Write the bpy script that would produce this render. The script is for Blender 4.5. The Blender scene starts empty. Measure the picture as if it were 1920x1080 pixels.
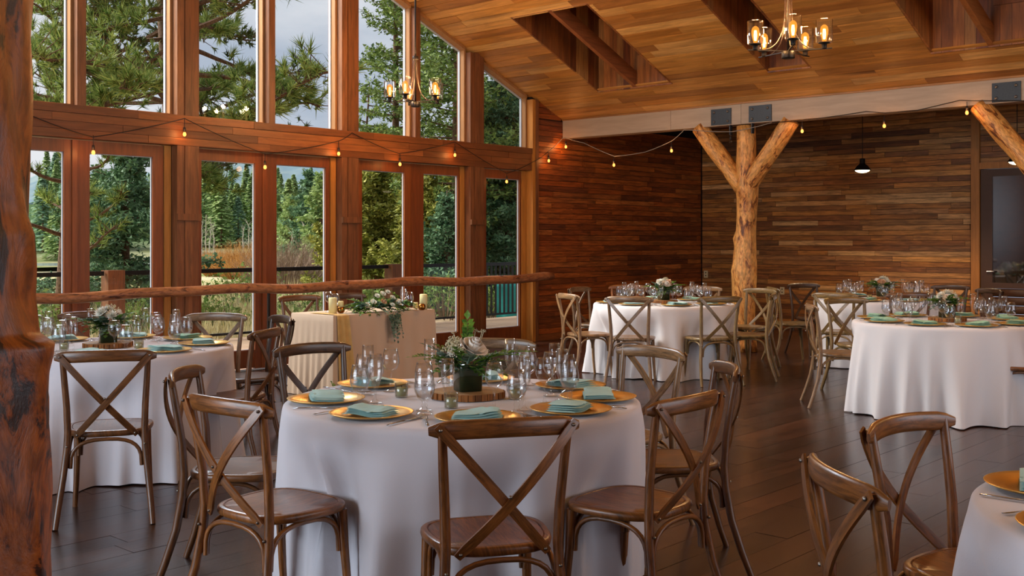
import bpy, math, random
from mathutils import Vector, Matrix
random.seed(7)
S = bpy.context.scene
COL = S.collection
PI = math.pi
# ------------------------------------------------------------------ camera, sky, lights, exposure
F, HOR, EYE = 2030.0, 450.0, 1.45
AX = math.atan2(1840, 2030)
VX, VY = -math.sin(AX), math.cos(AX)          # viewing direction on the floor plan
RX, RY = math.cos(AX), math.sin(AX)           # to the right of it
CX, CY = 10.17, 0.0
def W(lat, d): return (CX + d*VX + lat*RX, CY + d*VY + lat*RY)      # metres right of / ahead of the eye -> plan
def P(px, d): return W((px-960)/F*d, d)
cd = bpy.data.cameras.new('camera'); cam = bpy.data.objects.new('camera', cd); COL.objects.link(cam)
cam.location = (CX, CY, EYE); cam.rotation_euler = (PI/2, 0, AX)
cd.sensor_width = 36; cd.lens = F/1920*36; cd.shift_y = (HOR-540)/1920.0; cd.clip_end = 2000; cd.clip_start = .05
S.camera = cam
S.view_settings.view_transform = 'Standard'; S.view_settings.look = 'None'
S.view_settings.gamma = 1; S.view_settings.use_curve_mapping = False
S.view_settings.exposure = 0.32
cy = S.cycles
cy.max_bounces = 7; cy.diffuse_bounces = 3; cy.glossy_bounces = 3; cy.transmission_bounces = 4
cy.transparent_max_bounces = 24; cy.caustics_reflective = False; cy.caustics_refractive = False
cy.sample_clamp_indirect = 4; cy.use_denoising = True
try: cy.denoiser = 'OPENIMAGEDENOISE'
except Exception: pass

def lin(c):
    if isinstance(c, str): c = [int(c[i:i+2], 16) for i in (0, 2, 4)]
    return tuple(((x/255)/12.92 if x/255 <= .04045 else ((x/255+.055)/1.055)**2.4) for x in c) + (1,)

w = bpy.data.worlds.new('sky'); S.world = w; w.use_nodes = True
nt = w.node_tree; nt.nodes.clear()
def wn(t): return nt.nodes.new(t)
out = wn('ShaderNodeOutputWorld'); bg = wn('ShaderNodeBackground'); tc = wn('ShaderNodeTexCoord')
mp = wn('ShaderNodeMapping'); mp.inputs['Scale'].default_value = (2.2, 2.2, 6)
nz = wn('ShaderNodeTexNoise'); nz.inputs['Scale'].default_value = 1.6; nz.inputs['Detail'].default_value = 6
rp = wn('ShaderNodeValToRGB'); rp.color_ramp.elements[0].position = .38; rp.color_ramp.elements[1].position = .62
rp.color_ramp.elements[0].color = lin('aab4c6'); rp.color_ramp.elements[1].color = lin('e2e2e8')
for a, b in ((tc.outputs['Generated'], mp.inputs[0]), (mp.outputs[0], nz.inputs[0]), (nz.outputs[0], rp.inputs[0]),
             (rp.outputs[0], bg.inputs[0]), (bg.outputs[0], out.inputs[0])): nt.links.new(a, b)
bg.inputs['Strength'].default_value = .95

def lamp(kind, name, loc, energy, color, rot=(0, 0, 0), **kw):
    l = bpy.data.lights.new(name, kind); l.energy = energy; l.color = color
    for k, v in kw.items(): setattr(l, k, v)
    o = bpy.data.objects.new(name, l); o.location = loc; o.rotation_euler = rot; COL.objects.link(o); return o
sunv = Vector((-.62, -.45, .64))
sun = lamp('SUN', 'sun', (0, 0, 30), 6.5, (1, .95, .88), angle=.55)
sun.rotation_euler = sunv.to_track_quat('Z', 'Y').to_euler()
# daylight through the big windows behind the camera and in the right gable
lamp('AREA', 'daylight_south', (4.6, -3.7, 2.3), 350, (.72, .86, 1), (PI/2, 0, 0), shape='RECTANGLE', size=5.5, size_y=2.6)
lamp('AREA', 'daylight_east', (15.7, 6.5, 2.6), 190, (.84, .9, 1), (PI/2, 0, PI/2), shape='RECTANGLE', size=9, size_y=3)
lamp('AREA', 'west_sky_fill', (-1.0, 4.2, 6.0), 850, (.78, .87, 1), (0, math.radians(-58), 0), shape='RECTANGLE', size=1.3, size_y=6)  # added unseen fill lamp high outside the window wall, standing in for sky
WARM = (1, .56, .22)

# ------------------------------------------------------------------ helpers
class MB:
    def __init__(s): s.v = []; s.f = []; s.u = []
    def add(s, verts, faces, uvs=None):
        b = len(s.v); s.v += [tuple(p) for p in verts]
        for i, fc in enumerate(faces):
            s.f.append([b+k for k in fc])
            s.u.append(uvs[i] if uvs else [(verts[k][0]+verts[k][1], verts[k][2]) for k in fc])
    def box(s, lo, hi, M=None):
        x0, y0, z0 = lo; x1, y1, z1 = hi
        vs = [Vector(p) for p in ((x0,y0,z0),(x1,y0,z0),(x1,y1,z0),(x0,y1,z0),(x0,y0,z1),(x1,y0,z1),(x1,y1,z1),(x0,y1,z1))]
        dims = [x1-x0, y1-y0, z1-z0]; L = dims.index(max(dims)); o = [i for i in range(3) if i != L]
        fs = [(0,3,2,1),(4,5,6,7),(0,1,5,4),(1,2,6,5),(2,3,7,6),(3,0,4,7)]
        uv = [[(vs[k][o[0]]+vs[k][o[1]], vs[k][L]) for k in fc] for fc in fs]
        if M: vs = [M @ p for p in vs]
        s.add(vs, fs, uv)
    def sweep(s, path, section, up=Vector((0, 0, 1)), closed=False, scale=None, roll=None):
        """section: list of (a,b) offsets along side / up; the cross-section is carried along the path"""
        path = [Vector(p) for p in path]; n = len(path); m = len(section); vs = []; L = 0; vl = []
        per = [0]
        for i in range(m):
            a, b = section[i], section[(i+1) % m]; per.append(per[-1] + math.hypot(a[0]-b[0], a[1]-b[1]))
        upv = Vector(up)
        for i in range(n):
            t = (path[min(i+1, n-1)] - path[max(i-1, 0)]).normalized()
            side = t.cross(upv)
            if side.length < 1e-4: side = t.cross(Vector((1, 0, 0)))
            side.normalize(); u2 = side.cross(t)
            k = scale[i] if scale else 1
            ks = k if isinstance(k, (int, float)) else None
            for j, (a, b) in enumerate(section):
                q = k[j] if ks is None else ks
                vs.append(path[i] + side*a*q + u2*b*q)
            if i: L += (path[i]-path[i-1]).length
            vl.append(L)
        fs, uv = [], []
        for i in range(n-1):
            for j in range(m):
                j2 = (j+1) % m
                fs.append((i*m+j, i*m+j2, (i+1)*m+j2, (i+1)*m+j))
                uv.append([(per[j], vl[i]), (per[j+1], vl[i]), (per[j+1], vl[i+1]), (per[j], vl[i+1])])
        fs.append(tuple(range(m))[::-1]); uv.append([(section[k][0], section[k][1]) for k in range(m)][::-1])
        fs.append(tuple((n-1)*m+k for k in range(m))); uv.append([(section[k][0], section[k][1]) for k in range(m)])
        s.add(vs, fs, uv)
    def tube(s, path, r, n=8, up=(0, 0, 1)):
        if not isinstance(r, (list, tuple)): r = [r]*len(path)
        path = [Vector(p) for p in path]
        d = (path[-1]-path[0]).normalized()
        if abs(d.z) > .85: up = (0.02, 1, 0)
        r0 = max(r)
        s.sweep(path, [(r0*math.cos(2*PI*k/n), r0*math.sin(2*PI*k/n)) for k in range(n)], Vector(up), scale=[x/r0 for x in r])
    def lathe(s, prof, n=16, c=(0, 0, 0), close=False):
        vs = []; fs = []; uv = []; m = len(prof); L = [0]
        for i in range(1, m): L.append(L[-1]+math.hypot(prof[i][0]-prof[i-1][0], prof[i][1]-prof[i-1][1]))
        for i, (r, z) in enumerate(prof):
            for k in range(n):
                a = 2*PI*k/n; vs.append((c[0]+r*math.cos(a), c[1]+r*math.sin(a), c[2]+z))
        for i in range(m-1):
            for k in range(n):
                k2 = (k+1) % n
                fs.append((i*n+k, i*n+k2, (i+1)*n+k2, (i+1)*n+k))
                uv.append([(prof[i][0]*2*PI*k/n, L[i]), (prof[i][0]*2*PI*(k+1)/n, L[i]), (prof[i+1][0]*2*PI*(k+1)/n, L[i+1]), (prof[i+1][0]*2*PI*k/n, L[i+1])])
        if close:
            for b in (0, m-1):
                q = [b*n+k for k in range(n)]
                if b == 0: q = q[::-1]
                fs.append(tuple(q)); uv.append([(vs[k][0], vs[k][1]) for k in q])
        s.add(vs, fs, uv)
    def mesh(s, name, mat, smooth=False):
        me = bpy.data.meshes.new(name); me.from_pydata(s.v, [], s.f)
        ul = me.uv_layers.new(name='UVMap'); flat = [c for fc in s.u for p in fc for c in p]
        ul.data.foreach_set('uv', flat)
        if mat: me.materials.append(mat)
        if smooth: me.polygons.foreach_set('use_smooth', [True]*len(me.polygons))
        me.update(); return me
    def build(s, name, mat, parent=None, smooth=False, **kw):
        return obj(name, s.mesh(name, mat, smooth), parent, **kw)

def obj(name, me, parent=None, **kw):
    o = bpy.data.objects.new(name, me); COL.objects.link(o)
    if parent: o.parent = parent
    for k, v in kw.items(): o[k] = v
    return o
def thing(name, label, cat, loc=(0, 0, 0), rz=0, group=None):
    o = obj(name, None); o.location = loc; o.rotation_euler = (0, 0, rz); return tag(o, label, cat, group)
def tag(o, label, cat, group=None, kind=None):
    o['label'] = label; o['category'] = cat
    if group: o['group'] = group
    if kind: o['kind'] = kind
    return o
def struct(name): return obj(name, None, kind='structure')
def copy_tree(o, parent=None):
    c = o.copy(); COL.objects.link(c)
    if parent is not None: c.parent = parent
    for ch in list(o.children): copy_tree(ch, c)
    return c
def autosmooth(o, ang=35):
    me = o.data
    try: me.set_sharp_from_angle(angle=math.radians(ang))
    except Exception: pass
    return o

# ------------------------------------------------------------------ materials
def newmat(name):
    m = bpy.data.materials.new(name); m.use_nodes = True; t = m.node_tree
    return m, t, t.nodes['Principled BSDF']
def N(t, typ, **kw):
    n = t.nodes.new(typ)
    for k, v in kw.items():
        if k in n.inputs.keys(): n.inputs[k].default_value = v
        else: setattr(n, k, v)
    return n
def L(t, a, b): t.links.new(a, b)
def ramp(t, stops, src=None, interp='LINEAR'):
    r = t.nodes.new('ShaderNodeValToRGB'); cr = r.color_ramp; cr.interpolation = interp
    while len(cr.elements) < len(stops): cr.elements.new(.5)
    for e, (p, c) in zip(cr.elements, stops): e.position = p; e.color = c if len(c) == 4 else lin(c)
    if src: L(t, src, r.inputs[0])
    return r
def mix(t, fac, a, b, mode='MIX'):
    m = t.nodes.new('ShaderNodeMix'); m.data_type = 'RGBA'; m.blend_type = mode
    for s, v in ((m.inputs[0], fac), (m.inputs[6], a), (m.inputs[7], b)):
        if hasattr(v, 'links'): L(t, v, s)
        else: s.default_value = v
    return m.outputs[2]
def math_(t, op, a, b=0.0):
    m = t.nodes.new('ShaderNodeMath'); m.operation = op
    for s, v in ((m.inputs[0], a), (m.inputs[1], b)):
        if hasattr(v, 'links'): L(t, v, s)
        else: s.default_value = v
    return m.outputs[0]
def coords(t, mode, seed=True):
    """mode x/y/z: world position with the grain along that axis; uv: along v"""
    oi = N(t, 'ShaderNodeObjectInfo')
    if mode == 'uvlog': src = N(t, 'ShaderNodeUVMap').outputs[0]; sc = (1, .3, 1)
    elif mode == 'uv':
        src = N(t, 'ShaderNodeUVMap').outputs[0]; sc = (1, .12, 1)
    else:
        src = N(t, 'ShaderNodeNewGeometry').outputs['Position']; sc = {'x': (.1, 1, 1), 'y': (1, .1, 1), 'z': (1, 1, .1)}[mode]
    va = N(t, 'ShaderNodeVectorMath', operation='MULTIPLY'); L(t, src, va.inputs[0]); va.inputs[1].default_value = sc
    vb = N(t, 'ShaderNodeVectorMath', operation='ADD'); L(t, va.outputs[0], vb.inputs[0])
    if seed:
        k = math_(t, 'MULTIPLY', oi.outputs['Random'], 37.0)
        cb = N(t, 'ShaderNodeCombineXYZ'); [L(t, k, cb.inputs[i]) for i in range(3)]
        L(t, cb.outputs[0], vb.inputs[1])
    return vb.outputs[0], oi
def wood(name, cols, mode, rough=.5, grain=34, dark='2a1208', depth=.35, knots=.5, bump=.25, streak=.45, sat=None, spec=.4):
    m, t, b = newmat(name); v, oi = coords(t, mode)
    n1 = N(t, 'ShaderNodeTexNoise', Scale=grain, Detail=5.0, Roughness=.65, Distortion=.6); L(t, v, n1.inputs['Vector'])
    n2 = N(t, 'ShaderNodeTexNoise', Scale=grain*.16, Detail=3.0, Distortion=1.2); L(t, v, n2.inputs['Vector'])
    base = ramp(t, [(i/max(1, len(cols)-1), c) for i, c in enumerate(cols)], oi.outputs['Random']).outputs[0]
    g = ramp(t, [(.38, (0, 0, 0, 1)), (.64, (1, 1, 1, 1))], n1.outputs[0]).outputs[0]
    c1 = mix(t, 1.0, base, ramp(t, [(0, (1-depth,)*3+(1,)), (1, (1+depth*.3,)*3+(1,))], g).outputs[0], 'MULTIPLY')
    g2 = ramp(t, [(.45, (0, 0, 0, 1)), (.75, (1, 1, 1, 1))], n2.outputs[0]).outputs[0]
    c2 = mix(t, math_(t, 'MULTIPLY', g2, streak), c1, lin(dark))
    if knots:
        vo = N(t, 'ShaderNodeTexVoronoi', Scale=grain*.085); L(t, v, vo.inputs['Vector'])
        kn = ramp(t, [(.03, (1, 1, 1, 1)), (.11, (0, 0, 0, 1))], vo.outputs['Distance']).outputs[0]
        c2 = mix(t, math_(t, 'MULTIPLY', kn, knots), c2, lin(dark))
    L(t, c2, b.inputs['Base Color']); b.inputs['Roughness'].default_value = rough
    b.inputs['Specular IOR Level'].default_value = spec
    bp = N(t, 'ShaderNodeBump', Strength=bump, Distance=.004); L(t, n1.outputs[0], bp.inputs['Height']); L(t, bp.outputs[0], b.inputs['Normal'])
    return m
def plain(name, c, rough=.6, metal=0, spec=.4, noise=0, nscale=20, bump=0, sheen=0, two=None):
    m, t, b = newmat(name)
    b.inputs['Base Color'].default_value = lin(c); b.inputs['Roughness'].default_value = rough
    b.inputs['Metallic'].default_value = metal; b.inputs['Specular IOR Level'].default_value = spec
    if sheen: b.inputs['Sheen Weight'].default_value = sheen
    if noise or bump or two:
        tcn = N(t, 'ShaderNodeTexCoord'); nn = N(t, 'ShaderNodeTexNoise', Scale=nscale, Detail=5.0); L(t, tcn.outputs['Object'], nn.inputs['Vector'])
        if two: L(t, ramp(t, [(.38, c), (.62, two)], nn.outputs[0]).outputs[0], b.inputs['Base Color'])
        elif noise: L(t, mix(t, 1.0, lin(c), ramp(t, [(.3, (1-noise,)*3+(1,)), (.7, (1,)*4)], nn.outputs[0]).outputs[0], 'MULTIPLY'), b.inputs['Base Color'])
        if bump:
            bp = N(t, 'ShaderNodeBump', Strength=bump, Distance=.003); L(t, nn.outputs[0], bp.inputs['Height']); L(t, bp.outputs[0], b.inputs['Normal'])
    return m
def leafmat(name, c1, c2, nscale=3, rough=.6, trans=.25):
    m, t, b = newmat(name); g = N(t, 'ShaderNodeNewGeometry'); nn = N(t, 'ShaderNodeTexNoise', Scale=nscale, Detail=4.0)
    L(t, g.outputs['Position'], nn.inputs['Vector'])
    rnd = mix(t, .5, nn.outputs[0], g.outputs['Random Per Island'])
    c = ramp(t, [(.3, c1), (.68, c2)], rnd).outputs[0]
    L(t, c, b.inputs['Base Color']); b.inputs['Roughness'].default_value = rough; b.inputs['Specular IOR Level'].default_value = .25
    tr = N(t, 'ShaderNodeBsdfTranslucent'); L(t, c, tr.inputs[0]); ms = N(t, 'ShaderNodeMixShader'); ms.inputs[0].default_value = trans
    L(t, b.outputs[0], ms.inputs[1]); L(t, tr.outputs[0], ms.inputs[2]); L(t, ms.outputs[0], t.nodes['Material Output'].inputs[0])
    return m
def glassmat(name, tint='ffffff', lo=.05, hi=.75, power=2.2, rough=.0, edge=None):
    m, t, b = newmat(name); t.nodes.remove(b)
    tr = N(t, 'ShaderNodeBsdfTransparent'); tr.inputs[0].default_value = lin(tint)
    gl = N(t, 'ShaderNodeBsdfGlossy'); gl.inputs['Roughness'].default_value = rough
    lw = N(t, 'ShaderNodeLayerWeight', Blend=.5); p = math_(t, 'POWER', lw.outputs['Facing'], power)
    f = math_(t, 'ADD', math_(t, 'MULTIPLY', p, hi-lo), lo)
    ms = N(t, 'ShaderNodeMixShader'); L(t, f, ms.inputs[0]); L(t, tr.outputs[0], ms.inputs[1]); L(t, gl.outputs[0], ms.inputs[2])
    L(t, ms.outputs[0], t.nodes['Material Output'].inputs[0]); return m
def emit(name, c, s, alpha=1):
    m, t, b = newmat(name); t.nodes.remove(b); e = N(t, 'ShaderNodeEmission'); e.inputs[0].default_value = c; e.inputs[1].default_value = s
    if alpha < 1:
        tr = N(t, 'ShaderNodeBsdfTransparent'); ms = N(t, 'ShaderNodeMixShader'); ms.inputs[0].default_value = alpha
        L(t, tr.outputs[0], ms.inputs[1]); L(t, e.outputs[0], ms.inputs[2]); L(t, ms.outputs[0], t.nodes['Material Output'].inputs[0])
    else: L(t, e.outputs[0], t.nodes['Material Output'].inputs[0])
    return m

PLK = ['80481c', 'b4702c', 'c48038', '8c5224', 'd09048', '6e4020', 'b8742e', 'dca668', 'a4622a', '8e5c34']
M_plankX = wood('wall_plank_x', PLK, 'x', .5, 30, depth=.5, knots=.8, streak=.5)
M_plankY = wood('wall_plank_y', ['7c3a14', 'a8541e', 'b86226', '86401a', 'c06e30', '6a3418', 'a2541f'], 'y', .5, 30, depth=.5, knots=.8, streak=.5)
M_ceil = wood('ceiling_board', ['c4843c', 'd4984c', 'b47430', 'e0ac66', 'c8843a', 'a06834', 'd2924a'], 'x', .45, 20, dark='54280e', depth=.3, knots=.9, streak=.5)
M_well = wood('well_board', ['9a5a2a', '84451e', 'b06c34', '6e3416', 'bc8448'], 'z', .5, 26, knots=.5)
M_lam = wood('laminated_header', ['7c4420', '8a4e24', '74401e', 'a05e2c', '86482a'], 'y', .5, 22, depth=.3, knots=.3, streak=.3)
M_post = wood('post_timber', ['82502e', '764626', '8c5834'], 'z', .5, 24, depth=.4, knots=.4, streak=.25)
M_door = wood('door_wood', ['83451e', '7a3e1c', '8c4a22'], 'z', .42, 26, depth=.25, knots=.1, streak=.2)
M_jamb = wood('pale_jamb', ['b8762e', 'c08038', 'b07030'], 'z', .5, 24, depth=.2, knots=.15, streak=.1)
M_frame = wood('window_frame_wood', ['9a6a3c', 'a27042'], 'z', .5, 24, depth=.2, knots=.1, streak=.1)
M_beam = wood('main_beam', ['b5a18c', 'b09a84'], 'x', .6, 18, dark='8f7860', depth=.12, knots=.12, streak=.25)
M_shed = plain('dark_back', '1c0d06', .9)
M_floor = wood('floor_board', ['3c2821', '4a3026', '30201c', '563628', '3b2924', '33241f'], 'y', .24, 34, dark='191212', depth=.5, knots=.2, streak=.6, bump=.12, spec=.5)
M_deck = wood('deck_board', ['c9a68a', 'bf9c80', 'd0ae94'], 'y', .7, 14, dark='9a7a60', depth=.15, knots=0, streak=.2)
def logmat(name, light, mid, dark, patch=.5, rough=.45, psc=11.0):
    m, t, b = newmat(name); v, oi = coords(t, 'uvlog')
    n1 = N(t, 'ShaderNodeTexNoise', Scale=psc, Detail=7.0, Roughness=.7, Distortion=1.2); L(t, v, n1.inputs['Vector'])
    n2 = N(t, 'ShaderNodeTexNoise', Scale=42.0, Detail=4.0, Distortion=.8); L(t, v, n2.inputs['Vector'])
    c = ramp(t, [(.33, dark), (patch-.07, dark), (patch-.02, mid), (patch+.06, light), (.8, mid)], n1.outputs[0]).outputs[0]
    c = mix(t, 1.0, c, ramp(t, [(.35, (.55,)*3+(1,)), (.6, (1,)*4)], n2.outputs[0]).outputs[0], 'MULTIPLY')
    L(t, c, b.inputs['Base Color']); b.inputs['Roughness'].default_value = rough
    bp = N(t, 'ShaderNodeBump', Strength=.55, Distance=.01); L(t, n1.outputs[0], bp.inputs['Height']); L(t, bp.outputs[0], b.inputs['Normal'])
    return m
M_log = logmat('peeled_log', 'ecac5e', 'cc8038', '6e3a1a', .46)
M_logdark = logmat('dark_log', 'a8581c', '8c4414', '34160a', .485, .4, 12.0)
M_rail = logmat('rail_log', 'b0744a', '94583a', '4a2412', .43)
M_pale = logmat('cut_log', 'c98a48', 'b87838', '8a5020', .4)
def chairmat():
    m, t, b = newmat('chair_wood'); v, oi = coords(t, 'uv')
    n1 = N(t, 'ShaderNodeTexNoise', Scale=90.0, Detail=5.0, Roughness=.7, Distortion=.4); L(t, v, n1.inputs['Vector'])
    n2 = N(t, 'ShaderNodeTexNoise', Scale=12.0, Detail=2.0); L(t, v, n2.inputs['Vector'])
    g = ramp(t, [(.36, (.42, .40, .38, 1)), (.62, (1.2, 1.15, 1.1, 1))], n1.outputs[0]).outputs[0]
    c = mix(t, 1.0, oi.outputs['Color'], g, 'MULTIPLY')
    c = mix(t, 1.0, c, ramp(t, [(.3, (.75,)*3+(1,)), (.7, (1.1,)*3+(1,))], n2.outputs[0]).outputs[0], 'MULTIPLY')
    L(t, c, b.inputs['Base Color']); b.inputs['Roughness'].default_value = .36; b.inputs['Specular IOR Level'].default_value = .5; b.inputs['Coat Weight'].default_value = .25; b.inputs['Coat Roughness'].default_value = .25
    bp = N(t, 'ShaderNodeBump', Strength=.2, Distance=.002); L(t, n1.outputs[0], bp.inputs['Height']); L(t, bp.outputs[0], b.inputs['Normal'])
    return m
M_chair = chairmat()
M_steel = plain('brushed_steel', 'b8bcc4', .3, 1)
M_cutlery = plain('cutlery_steel', 'aeb2ba', .22, 1)
M_bolt = plain('bolt_steel', '8a8178', .4, 1)
M_plate = plain('steel_plate', '3a4046', .45, .6, noise=.25, nscale=14)
M_cloth = plain('white_linen', 'd9d3d8', .85, spec=.15, bump=.15, nscale=260, sheen=.25)
M_clothB = plain('ivory_linen', 'e2dee0', .85, spec=.15, bump=.15, nscale=260, sheen=.25)
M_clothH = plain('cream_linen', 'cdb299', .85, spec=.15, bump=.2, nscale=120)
M_napkin = plain('sage_napkin', 'b6dcd8', .85, spec=.15, bump=.2, nscale=200)
M_napkinG = plain('green_napkin', 'a2d0b8', .85, spec=.15, bump=.2, nscale=200)
M_gold = plain('gold_charger', 'eab962', .3, .7, noise=.05)
M_goldball = plain('mercury_gold', 'b87a34', .25, .9, noise=.5, nscale=60)
M_glass = glassmat('table_glass', lo=.045, hi=.95, power=3.0)
M_water = glassmat('water', 'f2f6fa', .08, .4, 2)
M_pane = glassmat('window_pane', 'f4f7f5', .02, .5, 5)
M_dpane = plain('dark_door_pane', '0c0c0e', .03, 0, 1); M_dpane.node_tree.nodes['Principled BSDF'].inputs['Coat Weight'].default_value = 1; M_dpane.node_tree.nodes['Principled BSDF'].inputs['Coat IOR'].default_value = 2.2
M_votive = glassmat('frosted_votive', 'eef0ea', .08, .6, 2.0, .15)
M_wax = plain('cream_wax', 'e9dcae', .5, spec=.3)
M_waxg = plain('yellow_wax', 'e2d49a', .5, spec=.3)
M_vase = plain('green_leaf_vase', '1d3320', .08, 0, .7, noise=.4, nscale=30)
M_slabtop = wood('slab_top', ['b98a58', 'c0925e'], 'x', .6, 20, dark='7a4c28', depth=.25, knots=0)
M_bark = plain('bark', '4a3324', .9, noise=.6, nscale=30, bump=.6, two='6e5440')
M_barkslab = wood('slab_bark', ['a0622c', 'a86a34'], 'z', .8, 40, dark='2a140a', depth=.6, streak=.9)
M_white = plain('vinyl_white', 'a4a8b0', .5)
M_black = plain('black_metal', '0e0e10', .4, .3)
M_wire = plain('dark_cable', '1a1210', .6)
M_wirew = plain('pale_cable', '8e8478', .6)
M_bronze = plain('aged_bronze', '1c140e', .45, .3)
M_copper = plain('copper_rod', '3a281c', .45, .4)
M_bulb = emit('amber_bulb', (1, .30, .03, 1), 1.3, .6)
M_fil = emit('filament', (1, .55, .16, 1), 16)
M_sbulb = emit('string_bulb', (1, .33, .06, 1), 3.2)
M_shadein = emit('lamp_face', (1, .82, .5, 1), 6)
M_outlet = plain('ivory_plastic', 'c8b48c', .4)
M_rose = plain('blush_rose', 'f2e8dc', .6, spec=.2); M_rosep = plain('peach_rose', 'e6bd9a', .6, spec=.2)
M_bloom = plain('white_bloom', 'ebe9dc', .7, spec=.2); M_seed = plain('cream_filler', 'cfc7a4', .8)
M_leaf = leafmat('leaf_green', '2c4a1c', '6b8f3a', 60, .45, .2); M_fern = leafmat('fern_green', '2e5418', '7ba63c', 60, .5, .3)
M_euc = leafmat('eucalyptus', '3e5a48', '7d9684', 60, .5, .15); M_stem = plain('stem', '3c4a20', .7)
M_tarp = plain('teal_tarp', '1f8c8a', .6, noise=.2, nscale=4)
M_doorp = plain('brown_painted_door', '4a2d1c', .5, noise=.1)

UC = MB(); UC.box((-.5, -.5, -.5), (.5, .5, .5))
CUBES = {}
def board(name, parent, mat, c, s, rot=None):
    if mat.name not in CUBES: CUBES[mat.name] = UC.mesh('board_' + mat.name, mat)
    o = obj(name, CUBES[mat.name], parent); o.location = c; o.scale = s
    if rot: o.rotation_euler = rot
    return o

# ------------------------------------------------------------------ room shell
GB, BK = -0.0, 16.1           # gable wall plane x=0, back wall plane y=16.1
CZ0, CY0, SL = 3.22, 12.33, .4167
RIDGE = 4.0
def ceil(y): return CZ0 + SL*(CY0-y) if y >= RIDGE else CZ0 + SL*(CY0-RIDGE) - SL*(RIDGE-y)
TH = math.atan(SL)

# floor boards: the ones that show largest become parts, the rest one joined part
floor = MB(); floor.box((-.3, -4.2, -.06), (16, BK+.3, -.012)); floor = floor.build('floor', M_shed, None); floor['kind'] = 'structure'
cand = []; rest = MB(); BW, BL = .178, 1.22
ix = 0; x = -.02
while x < 15.9:
    y = -4 - random.random()*BL
    while y < BK:
        y0, y1 = max(y, -4), min(y+BL, BK); xc, yc = x+BW/2, (y0+y1)/2
        if y1-y0 > .1:
            dx, dy = xc-CX, yc-CY; d = dx*VX+dy*VY; la = dx*RX+dy*RY
            vis = d > 2.9 and abs(la/d) < .56
            cand.append(((d if vis else 99+abs(d)), xc, yc, y1-y0))
        y += BL
    x += BW
cand.sort()
for i, (k, xc, yc, l) in enumerate(cand):
    dz = random.uniform(-.0006, .0006)
    if i < 290: board('floorboard', floor, M_floor, (xc, yc, -.006+dz), (BW-.002, l-.002, .012))
    else: rest.box((xc-BW/2+.001, yc-l/2+.001, -.012), (xc+BW/2-.001, yc+l/2-.001, dz))
M_floor2 = M_floor.copy(); M_floor2.name = 'floor_far'
t = M_floor2.node_tree
for n in t.nodes:
    if n.type == 'OBJECT_INFO': oi = n
gi = N(t, 'ShaderNodeNewGeometry')
for l in list(t.links):
    if l.from_node == oi and l.from_socket.name == 'Random': t.links.new(gi.outputs['Random Per Island'], l.to_socket)
rest.build('floorboard_field', M_floor2, floor, kind='stuff')

def plank_wall(parent, mat, axis, a0, a1, z0, z1, plane, face, pitch=.0795, holes=(), lmin=.5, lmax=1.9):
    """horizontal planks on a wall; axis 'x' or 'y' is the running direction, face is the +/- side they stand proud of"""
    z = z0; r = 0
    while z < z1 - .01:
        h = min(pitch, z1-z); a = a0 - random.random()*1.2
        while a < a1:
            l = random.uniform(lmin, lmax); s, e = max(a, a0), min(a+l, a1); a += l
            if e-s < .02: continue
            segs = [(s, e)]
            for (h0, h1, hz0, hz1) in holes:
                if z+h > hz0+.01 and z < hz1-.01:
                    ns = []
                    for (p, q) in segs:
                        if p < h0: ns.append((p, min(q, h0)))
                        if q > h1: ns.append((max(p, h1), q))
                    segs = [g for g in ns if g[1]-g[0] > .03]
            for (p, q) in segs:
                pr = random.uniform(.014, .021); cc = plane+face*pr/2
                if axis == 'x': board('plank', parent, mat, ((p+q)/2, cc, z+h/2), (q-p-.003, pr, h-.006))
                else: board('plank', parent, mat, (cc, (p+q)/2, z+h/2), (pr, q-p-.004, h-.006))
        z += pitch; r += 1

# back wall with the glazed door at its right
b = MB(); b.box((-.3, BK+.02, 0), (4.70, BK+.2, 3.5)); b.box((4.70, BK+.02, 2.47), (5.75, BK+.2, 3.5)); b.box((5.75, BK+.02, 0), (16, BK+.2, 3.5))
wb = b.build('wall_back', M_shed, kind='structure')
plank_wall(wb, M_plankX, 'x', 0.02, 5.45, 0.09, 3.42, BK+.02, -1, holes=[(4.55, 5.9, 0, 2.52), (4.57, 4.69, 2.5, 3.5)])
bb = MB(); bb.box((5.47, BK-.0, 2.52), (15.9, BK+.02, 3.42)); bb.box((5.9, BK, 0), (15.9, BK+.02, 2.52)); bb.build('plank_field', M_plankX, wb)
b = MB(); b.box((0.02, BK-.02, 0), (4.55, BK+.02, .09)); b.build('baseboard_back', M_lam, kind='structure')
b = MB(); b.box((4.57, BK-.04, 0), (4.69, BK+.02, 3.42)); b.box((4.69, BK-.035, 2.47), (5.9, BK+.02, 2.56)); b.box((5.76, BK-.04, 0), (5.88, BK+.02, 2.47))
b.build('trim_1', M_jamb, kind='structure')
dr = struct('door_8')
b = MB(); b.box((4.70, BK-.01, 0), (4.86, BK+.03, 2.46)); b.box((5.60, BK-.01, 0), (5.75, BK+.03, 2.46)); b.box((4.86, BK-.01, 2.36), (5.60, BK+.03, 2.46)); b.box((4.86, BK-.01, .76), (5.60, BK+.03, .84))
b.build('door_frame', M_doorp, dr)
b = MB(); b.box((4.86, BK+.005, .84), (5.60, BK+.02, 2.36)); b.build('pane', M_dpane, dr)
for i in range(6):
    b = MB(); z0 = .04+i*.12; b.sweep([(4.86, BK+.01, z0+.06), (5.60, BK+.01, z0+.06)], [(.018*math.cos(a), .058*math.sin(a)) for a in [k*PI/4 for k in range(8)]]); b.build('louvre', M_doorp, dr, True)
b = MB(); b.tube([(4.80, BK-.01, 1.0), (4.80, BK-.06, 1.0), (4.90, BK-.06, 1.0)], .009); b.build('door_handle', M_steel, dr)

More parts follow.
